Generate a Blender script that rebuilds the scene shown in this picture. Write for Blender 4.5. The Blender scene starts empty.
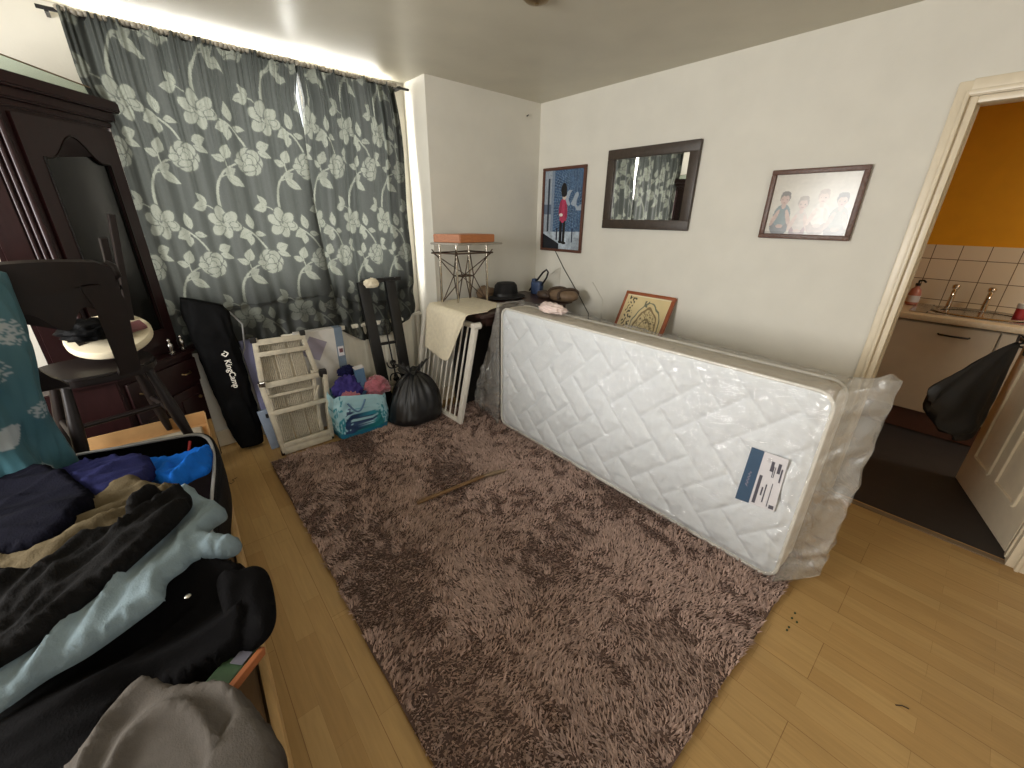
import bpy, bmesh, math, random
import numpy as np
from mathutils import Vector, Matrix, noise, geometry
random.seed(7)
rng = np.random.default_rng(7)
S = bpy.context.scene
COL = S.collection
PI = math.pi

# ------------------------------------------------------------------ camera
F, PITCH, ROLL, YAW, CH = 401.693, 0.39228, 0.0152462, 0.714686, 1.45
_fw = Vector((math.sin(YAW) * math.cos(PITCH), math.cos(YAW) * math.cos(PITCH), -math.sin(PITCH)))
_rt = Vector((math.cos(YAW), -math.sin(YAW), 0))
_up = _rt.cross(_fw)
RT = math.cos(ROLL) * _rt + math.sin(ROLL) * _up
UP = -math.sin(ROLL) * _rt + math.cos(ROLL) * _up
cd = bpy.data.cameras.new('camera')
cd.sensor_width = 36; cd.lens = F / 1024 * 36; cd.clip_start = 0.02
cam = bpy.data.objects.new('camera', cd); COL.objects.link(cam)
cam.matrix_world = Matrix(((RT.x, UP.x, -_fw.x, 0), (RT.y, UP.y, -_fw.y, 0), (RT.z, UP.z, -_fw.z, CH), (0, 0, 0, 1)))
S.camera = cam

def ray(px, py): return RT * ((px - 512) / F) - UP * ((py - 384) / F) + _fw
def at_z(px, py, z):
    d = ray(px, py); return Vector((0, 0, CH)) + d * ((z - CH) / d.z)
def at_y(px, py, y):
    d = ray(px, py); return Vector((0, 0, CH)) + d * (y / d.y)
def at_x(px, py, x):
    d = ray(px, py); return Vector((0, 0, CH)) + d * (x / d.x)

# ------------------------------------------------------------------ materials
def srgb(c):
    return tuple((x / 12.92 if x <= 0.04045 else ((x + 0.055) / 1.055) ** 2.4) for x in [v / 255 for v in c])
def new_mat(name):
    m = bpy.data.materials.new(name); m.use_nodes = True
    nt = m.node_tree; nt.nodes.clear()
    out = nt.nodes.new('ShaderNodeOutputMaterial'); return m, nt, out
def N(nt, typ, **kw):
    n = nt.nodes.new(typ)
    for k, v in kw.items():
        if k in n.inputs: n.inputs[k].default_value = v
        else: setattr(n, k, v)
    return n
def mat(name, c, rough=0.6, var=0.12, scale=30, bump=0.15, bscale=None, metal=0.0, spec=0.5, stretch=(1, 1, 1), sheen=0.0, alpha=1.0, trans=0.0, subs=0.0):
    m, nt, out = new_mat(name); L = nt.links.new
    c = srgb(c)
    b = N(nt, 'ShaderNodeBsdfPrincipled', Roughness=rough, Metallic=metal)
    b.inputs['Specular IOR Level'].default_value = spec
    b.inputs['Sheen Weight'].default_value = sheen
    b.inputs['Alpha'].default_value = alpha
    tc = N(nt, 'ShaderNodeTexCoord'); mp = N(nt, 'ShaderNodeMapping'); mp.inputs['Scale'].default_value = stretch
    L(tc.outputs['Object'], mp.inputs['Vector'])
    nz = N(nt, 'ShaderNodeTexNoise', Scale=scale, Detail=5.0); L(mp.outputs[0], nz.inputs['Vector'])
    mr = N(nt, 'ShaderNodeMapRange'); mr.inputs['From Min'].default_value = .25; mr.inputs['From Max'].default_value = .75
    mr.inputs['To Min'].default_value = 1 - var; mr.inputs['To Max'].default_value = 1 + var
    L(nz.outputs['Fac'], mr.inputs['Value'])
    vm = N(nt, 'ShaderNodeVectorMath', operation='SCALE'); vm.inputs[0].default_value = c
    L(mr.outputs[0], vm.inputs['Scale']); L(vm.outputs[0], b.inputs['Base Color'])
    if bump:
        n2 = N(nt, 'ShaderNodeTexNoise', Scale=bscale or scale * 3, Detail=3.0); L(mp.outputs[0], n2.inputs['Vector'])
        bp = N(nt, 'ShaderNodeBump', Strength=bump, Distance=0.004); L(n2.outputs['Fac'], bp.inputs['Height']); L(bp.outputs[0], b.inputs['Normal'])
    if trans:
        tl = N(nt, 'ShaderNodeBsdfTranslucent'); L(vm.outputs[0], tl.inputs['Color'])
        mx = N(nt, 'ShaderNodeMixShader', Fac=trans); L(b.outputs[0], mx.inputs[1]); L(tl.outputs[0], mx.inputs[2]); L(mx.outputs[0], out.inputs['Surface'])
    else:
        L(b.outputs[0], out.inputs['Surface'])
    return m

def attr_mat(name, rough=0.7, trans=0.0, bump=0.1, bscale=200, spec=.3):
    """colour read from the mesh colour attribute 'pattern' (printed or woven design)"""
    m, nt, out = new_mat(name); L = nt.links.new
    a = N(nt, 'ShaderNodeAttribute'); a.attribute_name = 'pattern'
    b = N(nt, 'ShaderNodeBsdfPrincipled', Roughness=rough); b.inputs['Specular IOR Level'].default_value = spec
    L(a.outputs['Color'], b.inputs['Base Color'])
    tc = N(nt, 'ShaderNodeTexCoord'); n2 = N(nt, 'ShaderNodeTexNoise', Scale=bscale, Detail=2.0); L(tc.outputs['Object'], n2.inputs['Vector'])
    bp = N(nt, 'ShaderNodeBump', Strength=bump, Distance=0.002); L(n2.outputs['Fac'], bp.inputs['Height']); L(bp.outputs[0], b.inputs['Normal'])
    if trans:
        tl = N(nt, 'ShaderNodeBsdfTranslucent'); L(a.outputs['Color'], tl.inputs['Color'])
        mx = N(nt, 'ShaderNodeMixShader', Fac=trans); L(b.outputs[0], mx.inputs[1]); L(tl.outputs[0], mx.inputs[2]); L(mx.outputs[0], out.inputs['Surface'])
    else: L(b.outputs[0], out.inputs['Surface'])
    return m

def film_mat(name, tint=(1, 1, 1), gloss=.16, haze=.08, bscale=14, rough=.12, bst=.75):
    m, nt, out = new_mat(name); L = nt.links.new
    tc = N(nt, 'ShaderNodeTexCoord')
    mp = N(nt, 'ShaderNodeMapping'); mp.inputs['Scale'].default_value = (1, 1, 2.2); mp.inputs['Rotation'].default_value = (.5, 0, 0); L(tc.outputs['Object'], mp.inputs['Vector'])
    n1 = N(nt, 'ShaderNodeTexNoise', Scale=bscale, Detail=4.0, Distortion=1.5); L(mp.outputs[0], n1.inputs['Vector'])
    b0 = N(nt, 'ShaderNodeBump', Strength=bst, Distance=.02); L(n1.outputs['Fac'], b0.inputs['Height'])
    m2_ = N(nt, 'ShaderNodeMapping'); m2_.inputs['Scale'].default_value = (1, 1.6, .7); m2_.inputs['Rotation'].default_value = (-.35, 0, 0); L(tc.outputs['Object'], m2_.inputs['Vector'])
    n2 = N(nt, 'ShaderNodeTexNoise', Scale=bscale * 1.8, Detail=2.0, Distortion=.8); n2.noise_type = 'RIDGED_MULTIFRACTAL'; L(m2_.outputs[0], n2.inputs['Vector'])
    bp = N(nt, 'ShaderNodeBump', Strength=bst, Distance=.010); L(n2.outputs['Fac'], bp.inputs['Height']); L(b0.outputs[0], bp.inputs['Normal'])
    tr = N(nt, 'ShaderNodeBsdfTransparent'); tr.inputs['Color'].default_value = (*tint, 1)
    gl = N(nt, 'ShaderNodeBsdfGlossy', Roughness=rough); L(bp.outputs[0], gl.inputs['Normal'])
    df = N(nt, 'ShaderNodeBsdfDiffuse'); df.inputs['Color'].default_value = (.82, .8, .76, 1); L(bp.outputs[0], df.inputs['Normal'])
    lw = N(nt, 'ShaderNodeFresnel', IOR=1.45); L(bp.outputs[0], lw.inputs['Normal'])
    ad = N(nt, 'ShaderNodeMath', operation='MULTIPLY_ADD'); ad.inputs[1].default_value = .42; ad.inputs[2].default_value = gloss - .04; ad.use_clamp = True; L(lw.outputs[0], ad.inputs[0])
    m1 = N(nt, 'ShaderNodeMixShader', Fac=haze); L(tr.outputs[0], m1.inputs[1]); L(df.outputs[0], m1.inputs[2])
    m2 = N(nt, 'ShaderNodeMixShader'); L(ad.outputs[0], m2.inputs[0]); L(m1.outputs[0], m2.inputs[1]); L(gl.outputs[0], m2.inputs[2])
    L(m2.outputs[0], out.inputs['Surface'])
    return m

def plank_mat(name):
    m, nt, out = new_mat(name); L = nt.links.new
    b = N(nt, 'ShaderNodeBsdfPrincipled', Roughness=.42); b.inputs['Specular IOR Level'].default_value = .4
    tc = N(nt, 'ShaderNodeTexCoord'); mp = N(nt, 'ShaderNodeMapping'); mp.inputs['Rotation'].default_value = (0, 0, PI / 2); L(tc.outputs['Object'], mp.inputs['Vector'])
    br = N(nt, 'ShaderNodeTexBrick', Scale=1.0); br.offset = .37; br.inputs['Brick Width'].default_value = .42; br.inputs['Row Height'].default_value = .065
    br.inputs['Mortar Size'].default_value = .0006; br.inputs['Color1'].default_value = (*srgb((190, 155, 101)), 1); br.inputs['Color2'].default_value = (*srgb((176, 139, 86)), 1)
    br.inputs['Mortar'].default_value = (*srgb((160, 124, 76)), 1); L(mp.outputs[0], br.inputs['Vector'])
    b2 = N(nt, 'ShaderNodeTexBrick', Scale=1.0); b2.offset = .5; b2.inputs['Brick Width'].default_value = 1.28; b2.inputs['Row Height'].default_value = .195
    b2.inputs['Mortar Size'].default_value = .0012; b2.inputs['Color1'].default_value = (1, 1, 1, 1); b2.inputs['Color2'].default_value = (.93, .93, .93, 1); b2.inputs['Mortar'].default_value = (.66, .6, .55, 1); L(mp.outputs[0], b2.inputs['Vector'])
    ms = N(nt, 'ShaderNodeMapping'); ms.inputs['Scale'].default_value = (30, 2.0, 1); L(tc.outputs['Object'], ms.inputs['Vector'])
    nz = N(nt, 'ShaderNodeTexNoise', Scale=3.0, Detail=6.0, Distortion=.4); L(ms.outputs[0], nz.inputs['Vector'])
    mr = N(nt, 'ShaderNodeMapRange'); mr.inputs['To Min'].default_value = .8; mr.inputs['To Max'].default_value = 1.18; L(nz.outputs['Fac'], mr.inputs['Value'])
    nb = N(nt, 'ShaderNodeTexNoise', Scale=2.2, Detail=4.0); L(tc.outputs['Object'], nb.inputs['Vector'])
    mb = N(nt, 'ShaderNodeMapRange'); mb.inputs['To Min'].default_value = .84; mb.inputs['To Max'].default_value = 1.12; L(nb.outputs['Fac'], mb.inputs['Value'])
    mx = N(nt, 'ShaderNodeMix', data_type='RGBA', blend_type='MULTIPLY'); mx.inputs[0].default_value = 1; L(br.outputs['Color'], mx.inputs[6]); L(b2.outputs['Color'], mx.inputs[7])
    v = N(nt, 'ShaderNodeVectorMath', operation='SCALE'); L(mx.outputs[2], v.inputs[0]); L(mr.outputs[0], v.inputs['Scale'])
    v2 = N(nt, 'ShaderNodeVectorMath', operation='SCALE'); L(v.outputs[0], v2.inputs[0]); L(mb.outputs[0], v2.inputs['Scale']); L(v2.outputs[0], b.inputs['Base Color'])
    L(b.outputs[0], out.inputs['Surface']); return m

def tile_mat(name):
    m, nt, out = new_mat(name); L = nt.links.new
    b = N(nt, 'ShaderNodeBsdfPrincipled', Roughness=.25)
    tc = N(nt, 'ShaderNodeTexCoord'); sp = N(nt, 'ShaderNodeSeparateXYZ'); cb = N(nt, 'ShaderNodeCombineXYZ'); L(tc.outputs['Object'], sp.inputs[0]); L(sp.outputs['Y'], cb.inputs['X']); L(sp.outputs['Z'], cb.inputs['Y'])
    mp = N(nt, 'ShaderNodeMapping'); mp.inputs['Location'].default_value = (.092, .0, 0); L(cb.outputs[0], mp.inputs['Vector'])
    br = N(nt, 'ShaderNodeTexBrick', Scale=1.0); br.offset = 0; br.inputs['Brick Width'].default_value = .148; br.inputs['Row Height'].default_value = .1505; br.inputs['Mortar Size'].default_value = .0025
    br.inputs['Color1'].default_value = (*srgb((226, 212, 188)), 1); br.inputs['Color2'].default_value = (*srgb((220, 205, 180)), 1); br.inputs['Mortar'].default_value = (*srgb((110, 92, 70)), 1)
    L(mp.outputs[0], br.inputs['Vector']); L(br.outputs['Color'], b.inputs['Base Color']); L(b.outputs[0], out.inputs['Surface']); return m

def glass_mat(name, tint=(1, 1, 1), g=.06):
    m, nt, out = new_mat(name); L = nt.links.new
    tr = N(nt, 'ShaderNodeBsdfTransparent'); tr.inputs['Color'].default_value = (*tint, 1)
    gl = N(nt, 'ShaderNodeBsdfGlossy', Roughness=.03); fr = N(nt, 'ShaderNodeFresnel', IOR=1.45)
    mx = N(nt, 'ShaderNodeMixShader'); L(fr.outputs[0], mx.inputs[0]); L(tr.outputs[0], mx.inputs[1]); L(gl.outputs[0], mx.inputs[2]); L(mx.outputs[0], out.inputs['Surface']); return m

M = {}
M['wall'] = mat('wall_paint', (220, 216, 205), .7, .035, 6, .12, 90)
M['ceil'] = mat('ceiling_paint', (196, 190, 172), .38, .06, 4, .1, 60, spec=.45)
M['trim'] = mat('trim_gloss', (222, 209, 184), .35, .05, 20, .1)
M['floor'] = plank_mat('laminate')
M['kfloor'] = mat('dark_vinyl', (48, 44, 43), .6, .12, 12, .1)
M['yellow'] = mat('yellow_paint', (226, 160, 14), .6, .05, 8, .1)
M['tile'] = tile_mat('kitchen_tile')
M['darkwood'] = mat('dark_mahogany', (38, 18, 19), .34, .25, 10, .04, 40, stretch=(6, 6, .7), spec=.35)
M['chairwood'] = mat('chair_wood', (24, 16, 14), .45, .25, 12, .06, stretch=(3, 3, .8), spec=.3)
M['steel'] = mat('steel', (190, 188, 184), .22, .05, 40, .03, metal=1.0)
M['chrome'] = mat('chrome', (205, 198, 186), .16, .04, 40, .0, metal=1.0)
M['brass'] = mat('brass', (150, 130, 96), .35, .1, 40, .05, metal=1.0)
M['alu'] = mat('aluminium', (196, 187, 168), .48, .16, 26, .15, metal=.15)
M['aludeck'] = mat('weathered_deck', (186, 176, 156), .62, .3, 60, .3, 160, metal=0, stretch=(5, 5, .6))
M['black'] = mat('black_plastic', (24, 23, 23), .45, .15, 30, .1)
M['blackmetal'] = mat('black_painted_metal', (18, 17, 17), .42, .2, 30, .12)
M['blackbag'] = mat('black_polythene', (26, 26, 28), .36, .12, 14, .3, 25, spec=.6)
M['nylon'] = mat('black_nylon', (11, 11, 12), .62, .15, 40, .25, 220, spec=.08)
M['white'] = mat('white_paint', (228, 223, 212), .35, .05, 20, .06)
M['whitecab'] = mat('white_laminate', (206, 192, 168), .4, .04, 12, .03)
M['plinth'] = mat('brown_plinth', (104, 72, 60), .5, .12, 16, .06)
M['worktop'] = mat('worktop', (214, 196, 164), .35, .1, 60, .04)
M['cream'] = mat('cream_enamel', (236, 230, 214), .4, .04, 12, .05)
M['card'] = mat('cardboard', (181, 141, 92), .8, .1, 18, .15, 90)
M['pine'] = mat('pine', (178, 143, 92), .55, .2, 14, .1, stretch=(8, .8, 4))
M['mdf'] = mat('brown_board', (118, 88, 56), .6, .15, 12, .1, stretch=(6, 1, 4))
M['rug'] = mat('rug_backing', (96, 76, 68), .95, .2, 20, .3)
M['mattress'] = mat('white_knit', (236, 239, 241), .85, .03, 60, .35, 320, sheen=.2)
M['border'] = mat('mattress_border', (222, 212, 196), .85, .05, 40, .3, 200)
M['film'] = film_mat('clear_polythene', gloss=.085, haze=.03, bscale=7, rough=.06, bst=1.0)
M['film_end'] = film_mat('bunched_polythene', tint=(.99, .98, .96), gloss=.08, haze=.24, bscale=5, rough=.14, bst=.45)
M['labelw'] = mat('label_paper', (214, 211, 214), .45, .03, 20, 0)
M['labelb'] = mat('label_blue', (66, 88, 112), .4, .06, 20, 0)
M['ink'] = mat('ink', (84, 82, 92), .6, .05, 20, 0)
M['lilac_ink'] = mat('lilac_ink', (150, 142, 156), .6, .05, 20, 0)
M['mirror'] = mat('mirror_silver', (225, 225, 222), .02, 0, 5, 0, metal=1.0)
M['mframe'] = mat('espresso_frame', (58, 47, 38), .42, .2, 40, .25, 120)
M['pframe'] = mat('brown_frame', (88, 52, 38), .4, .2, 30, .15)
M['oframe'] = mat('ornate_frame', (92, 62, 48), .35, .35, 90, .6, 120)
M['redframe'] = mat('red_wood_frame', (148, 78, 44), .38, .2, 20, .08)
M['orangewood'] = mat('orange_wood', (172, 108, 64), .5, .18, 14, .08, stretch=(2, 9, 9))
M['greytop'] = mat('grey_plate', (150, 143, 130), .4, .08, 20, .05)
M['wire'] = mat('bronze_wire', (84, 68, 56), .4, .1, 30, .05, metal=.6)
M['creamcloth'] = mat('cream_cloth', (236, 225, 200), .9, .08, 40, .4, 240)
M['tablebrown'] = mat('table_brown', (58, 36, 30), .4, .2, 12, .06, stretch=(1, 8, 8))
M['felt'] = mat('black_felt', (22, 20, 20), .9, .15, 40, .2)
M['tan'] = mat('tan_leather', (120, 98, 76), .6, .2, 30, .2)
M['brownleather'] = mat('brown_leather', (74, 58, 46), .55, .2, 30, .2)
M['denim'] = mat('blue_plastic', (48, 66, 100), .5, .15, 30, .2)
M['tissue'] = mat('pink_tissue', (226, 206, 198), .9, .05, 30, .3)
M['lav'] = mat('lavender_board', (112, 112, 142), .55, .08, 20, .05)
M['paleblue'] = mat('pale_blue_plastic', (130, 142, 160), .3, .08, 20, .05)
M['boxwhite'] = mat('printed_carton', (206, 202, 196), .55, .1, 9, .05)
M['boxblue'] = mat('grey_blue_carton', (112, 128, 146), .55, .08, 20, .05)
M['pinkfleece'] = mat('pink_fleece', (180, 104, 118), .95, .2, 60, .6, 120, sheen=.5)
M['purple'] = mat('purple_cloth', (70, 62, 130), .85, .15, 30, .3, spec=.08)
M['tubeblue'] = mat('blue_carton', (88, 122, 156), .5, .12, 30, .05)
M['wool'] = mat('navy_wool', (8, 8, 18), .95, .2, 60, .4, 200, spec=.08)
M['indigo'] = mat('indigo_sweat', (34, 36, 72), .92, .12, 50, .35, 260, spec=.08)
M['brightblue'] = mat('royal_blue_shirt', (22, 94, 186), .75, .1, 40, .3, 220, spec=.08)
M['khaki'] = mat('khaki_cotton', (86, 76, 58), .9, .1, 40, .35, 240, spec=.08)
M['charcoal'] = mat('charcoal_cotton', (20, 19, 19), .92, .14, 40, .35, 240, spec=.08)
M['shirt'] = mat('pale_blue_cotton', (116, 131, 138), .85, .06, 50, .3, 260, spec=.08)
M['blackcloth'] = mat('black_fleece', (10, 9, 10), .95, .15, 50, .35, 240, spec=.08)
M['greycloth'] = mat('grey_twill', (80, 75, 70), .88, .08, 60, .3, 300, spec=.08)
M['case'] = mat('suitcase_nylon', (15, 14, 15), .6, .15, 60, .3, 300, spec=.08)
M['zip'] = mat('zip_tape', (150, 150, 150), .5, .1, 60, .2, metal=.3)
M['lining'] = mat('case_lining', (44, 36, 38), .8, .15, 40, .2, spec=.08)
M['red'] = mat('red_plastic', (168, 40, 40), .5, .1, 30, .05)
M['green'] = mat('green_print', (40, 62, 38), .5, .15, 30, .05)
M['orange'] = mat('orange_print', (140, 82, 46), .5, .1, 30, .05)
M['silver'] = mat('silver_sequin', (150, 150, 148), .38, .6, 220, .9, 260, metal=.75)
M['paper'] = mat('marbled_paper', (164, 156, 140), .8, .18, 40, .3)
M['paleseat'] = mat('pale_wood', (212, 200, 172), .7, .08, 12, .05)
M['maroon'] = mat('maroon_booklet', (112, 70, 74), .5, .1, 20, .05)
M['glass'] = glass_mat('pane_glass', (.86, .93, .89))
M['wglass'] = glass_mat('window_glass', (.97, .98, .98))
M['cabglass'] = mat('dark_glass', (20, 20, 19), .14, .2, 6, .03, spec=.3)
M['curtain'] = attr_mat('floral_jacquard', .62, .18, .2, 420, .35)
M['teal'] = attr_mat('teal_satin', .5, .0, .25, 60, .4)
M['art'] = attr_mat('printed_picture', .22, 0, 0, 10, .5)
M['bagprint'] = attr_mat('printed_bag', .35, 0, .15, 30, .5)
M['soap'] = mat('pink_soap', (186, 120, 104), .3, .1, 20, 0)
M['stain'] = mat('rose_brown', (128, 108, 84), .5, .1, 20, .05)

# ------------------------------------------------------------------ mesh helpers
class MB:
    def __init__(s): s.bm = bmesh.new()
    def box(s, c, d, rz=0, bev=0.0, rot=None):
        b = bmesh.new(); bmesh.ops.create_cube(b, size=1)
        bmesh.ops.scale(b, vec=d, verts=b.verts)
        if bev: bmesh.ops.bevel(b, geom=b.edges[:], offset=min(bev, min(d) * .45), segments=2, affect='EDGES', profile=.6)
        R = rot.to_4x4() if rot else Matrix.Rotation(rz, 4, 'Z')
        bmesh.ops.transform(b, matrix=Matrix.Translation(c) @ R, verts=b.verts); s.add(b); return s
    def add(s, b):
        me = bpy.data.meshes.new('t'); b.to_mesh(me); b.free(); s.bm.from_mesh(me); bpy.data.meshes.remove(me)
    def beam(s, a, b, w, h, up=(0, 0, 1), bev=.002):
        a, b = Vector(a), Vector(b); z = (b - a); L = z.length; z.normalize(); x = Vector(up).cross(z)
        if x.length < 1e-4: x = Vector((1, 0, 0))
        x.normalize(); y = z.cross(x)
        R = Matrix((x, y, z)).transposed()
        return s.box((a + b) / 2, (w, h, L), rot=R, bev=bev)
    def tube(s, pts, r, n=8, closed=False, cap=True):
        pts = [Vector(p) for p in pts]; k = len(pts); rs = r if hasattr(r, '__len__') else [r] * k
        rings = []; prev = None
        for i, p in enumerate(pts):
            if closed: t = pts[(i + 1) % k] - pts[i - 1]
            else: t = pts[min(i + 1, k - 1)] - pts[max(i - 1, 0)]
            t.normalize()
            if prev is None: u = t.orthogonal().normalized()
            else:
                u = prev - t * prev.dot(t)
                u = u.normalized() if u.length > 1e-5 else t.orthogonal().normalized()
            prev = u; v = t.cross(u)
            rings.append([s.bm.verts.new(p + (u * math.cos(2 * PI * j / n) + v * math.sin(2 * PI * j / n)) * rs[i]) for j in range(n)])
        for i in range(k if closed else k - 1):
            A, B = rings[i], rings[(i + 1) % k]
            for j in range(n): s.bm.faces.new((A[j], A[(j + 1) % n], B[(j + 1) % n], B[j]))
        if cap and not closed: s.bm.faces.new(rings[0][::-1]); s.bm.faces.new(rings[-1])
        return s
    def lathe(s, prof, c=(0, 0, 0), n=24, sx=1, sy=1, f=None, cap=True):
        rings = []
        for i, (r, z) in enumerate(prof):
            ring = []
            for j in range(n):
                a = 2 * PI * j / n; q = r * (f(a, i / (len(prof) - 1)) if f else 1)
                ring.append(s.bm.verts.new((c[0] + q * sx * math.cos(a), c[1] + q * sy * math.sin(a), c[2] + z)))
            rings.append(ring)
        for A, B in zip(rings, rings[1:]):
            for j in range(n): s.bm.faces.new((A[j], A[(j + 1) % n], B[(j + 1) % n], B[j]))
        if cap: s.bm.faces.new(rings[0][::-1]); s.bm.faces.new(rings[-1])
        return s
    def prism(s, pts, z0, z1, bev=0):
        b = bmesh.new(); lo = [b.verts.new((p[0], p[1], z0)) for p in pts]; hi = [b.verts.new((p[0], p[1], z1)) for p in pts]
        k = len(pts)
        for i in range(k): b.faces.new((lo[i], lo[(i + 1) % k], hi[(i + 1) % k], hi[i]))
        b.faces.new(lo[::-1]); b.faces.new(hi); bmesh.ops.recalc_face_normals(b, faces=b.faces)
        if bev: bmesh.ops.bevel(b, geom=b.edges[:], offset=bev, segments=2, affect='EDGES')
        s.add(b); return s
    def slab(s, pts3, nrm, th):
        """closed plate: 3-D outline pushed along nrm by th"""
        nrm = Vector(nrm).normalized() * th; b = bmesh.new()
        lo = [b.verts.new(Vector(p)) for p in pts3]; hi = [b.verts.new(Vector(p) + nrm) for p in pts3]; k = len(pts3)
        for i in range(k): b.faces.new((lo[i], lo[(i + 1) % k], hi[(i + 1) % k], hi[i]))
        b.faces.new(lo[::-1]); b.faces.new(hi); bmesh.ops.triangulate(b, faces=[f for f in b.faces if len(f.verts) > 4]); bmesh.ops.recalc_face_normals(b, faces=b.faces)
        s.add(b); return s
    def grid(s, fn, nu, nv, closed_u=False):
        vs = [[s.bm.verts.new(fn(i / (nu - (0 if closed_u else 1)), j / (nv - 1))) for i in range(nu)] for j in range(nv)]
        for j in range(nv - 1):
            for i in range(nu if closed_u else nu - 1):
                s.bm.faces.new((vs[j][i], vs[j][(i + 1) % nu], vs[j + 1][(i + 1) % nu], vs[j + 1][i]))
        return vs
    def build(s, name, m, parent=None, smooth=None, mods=None, local=True):
        me = bpy.data.meshes.new(name); bmesh.ops.recalc_face_normals(s.bm, faces=s.bm.faces); s.bm.to_mesh(me); s.bm.free()
        o = bpy.data.objects.new(name, me); COL.objects.link(o)
        me.materials.append(m if not isinstance(m, str) else M[m])
        if smooth is not None:
            me.polygons.foreach_set('use_smooth', [True] * len(me.polygons))
            if smooth < 180:
                try: me.set_sharp_from_angle(angle=math.radians(smooth))
                except Exception: pass
        if parent:
            o.parent = parent
            root = parent
            off = Vector((0, 0, 0))
            while root: off += root.location; root = root.parent
            if local: me.transform(Matrix.Translation(-off))     # parts are given in room coordinates
        return o

def tag(o, label=None, cat=None, group=None, kind=None):
    if label: o['label'] = label
    if cat: o['category'] = cat
    if group: o['group'] = group
    if kind: o['kind'] = kind
    return o
def thing(name, loc, label, cat, group=None):
    o = bpy.data.objects.new(name, None); o.location = loc; o.empty_display_size = .1; COL.objects.link(o)
    return tag(o, label, cat, group)
def struct(o): o['kind'] = 'structure'; return o
def solid(o, th, off=-1):
    md = o.modifiers.new('thickness', 'SOLIDIFY'); md.thickness = th; md.offset = off; return o
def subdiv(o, lv=1):
    md = o.modifiers.new('smooth', 'SUBSURF'); md.levels = lv; md.render_levels = lv; return o
def fbm(p, o=3): return noise.fractal(Vector(p), 1.0, 2.0, o)
def sstep(a, b, x):
    t = max(0, min(1, (x - a) / (b - a))); return t * t * (3 - 2 * t)
def set_pattern(o, cols):
    at = o.data.color_attributes.new('pattern', 'FLOAT_COLOR', 'POINT'); at.data.foreach_set('color', np.asarray(cols, dtype=np.float32).ravel())
def lines(c): return np.array(srgb(c))

# ------------------------------------------------------------------ room shell
X0, X1, Y0, Y1, H = -1.75, 2.652, -1.5, 3.05, 2.295
AX, AY = 1.604, 2.753
def wallbox(name, lo, hi, m='wall'):
    lo, hi = Vector(lo), Vector(hi)
    return struct(MB().box((lo + hi) / 2, hi - lo).build(name, m))
struct(MB().box(((X0 + X1 + .05) / 2, (Y0 + Y1) / 2, -.05), (X1 - X0 + .05, Y1 - Y0, .1)).build('floor', 'floor'))
struct(MB().box((1.5, .6, H + .05), (6.9, 5.4, .1)).build('ceiling', 'ceil'))
def wall_with_hole(name, axis, pos, th, a0, a1, b0, b1, z0, z1, m='wall', zl=0):
    mb = MB()
    def bx(u0, u1, w0, w1):
        if u1 - u0 < 1e-4 or w1 - w0 < 1e-4: return
        if axis == 'x': mb.box((pos + th / 2, (u0 + u1) / 2, (w0 + w1) / 2), (abs(th), u1 - u0, w1 - w0))
        else: mb.box(((u0 + u1) / 2, pos + th / 2, (w0 + w1) / 2), (u1 - u0, abs(th), w1 - w0))
    bx(a0, b0, 0, H); bx(b1, a1, 0, H); bx(b0, b1, 0, z0); bx(b0, b1, z1, H)
    return struct(mb.build(name, m))
W1 = (.0, 1.46, 1.02, 2.284)       # window behind the curtains: x0 x1 z0 z1
wall_with_hole('wall_back', 'y', Y1, .14, X0 - .12, AX, W1[0], W1[1], W1[2], W1[3])
W2 = (.95, 1.95, .9, 2.0)       # window in the left wall: y0 y1 z0 z1
wall_with_hole('wall_left', 'x', X0, -.12, Y0, Y1, W2[0], W2[1], W2[2], W2[3])
W3 = (-.35, .95, 1.0, 2.1)  # made-up window behind the camera, added to brighten the floor strip
wall_with_hole('wall_front', 'y', Y0, -.12, X0 - .12, X1 + .1, W3[0], W3[1], W3[2], W3[3])
wallbox('wall_alcove', (AX, AY, 0), (X1 + .1, Y1 + .14, H))
DY0, DY1, DZ = -.463, .275, 1.925
mb = MB(); mb.box((X1 + .05, (DY1 + AY) / 2, H / 2), (.1, AY - DY1, H)); mb.box((X1 + .05, (Y0 + DY0) / 2, H / 2), (.1, DY0 - Y0, H)); mb.box((X1 + .05, (DY0 + DY1) / 2, (DZ + H) / 2), (.1, DY1 - DY0, H - DZ))
struct(mb.build('wall_right', 'wall'))

def window(name, axis, pos, a0, a1, z0, z1, mull):
    f = MB(); t = .05
    def bx(u0, u1, w0, w1, d=.06):
        if axis == 'y': f.box(((u0 + u1) / 2, pos, (w0 + w1) / 2), (u1 - u0, d, w1 - w0), bev=.006)
        else: f.box((pos, (u0 + u1) / 2, (w0 + w1) / 2), (d, u1 - u0, w1 - w0), bev=.006)
    bx(a0, a1, z0, z0 + t); bx(a0, a1, z1 - t, z1); bx(a0, a0 + t, z0 + t, z1 - t); bx(a1 - t, a1, z0 + t, z1 - t)
    for m_ in mull: bx(m_ - .03, m_ + .03, z0 + t, z1 - t)
    o = struct(f.build(name, 'white'))
    g = MB()
    if axis == 'y': g.box(((a0 + a1) / 2, pos, (z0 + z1) / 2), (a1 - a0 - .06, .006, z1 - z0 - .06))
    else: g.box((pos, (a0 + a1) / 2, (z0 + z1) / 2), (.006, a1 - a0 - .06, z1 - z0 - .06))
    p = g.build('window_pane', 'wglass', o); p['kind'] = 'structure'
    return o
window('window_1', 'y', Y1 + .09, *W1, [.5, .97])
window('window_2', 'x', X0 - .07, *W2, [1.45])
window('added_window', 'y', Y0 - .07, *W3, [.3])  # frame of the made-up window that carries the extra fill

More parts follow.
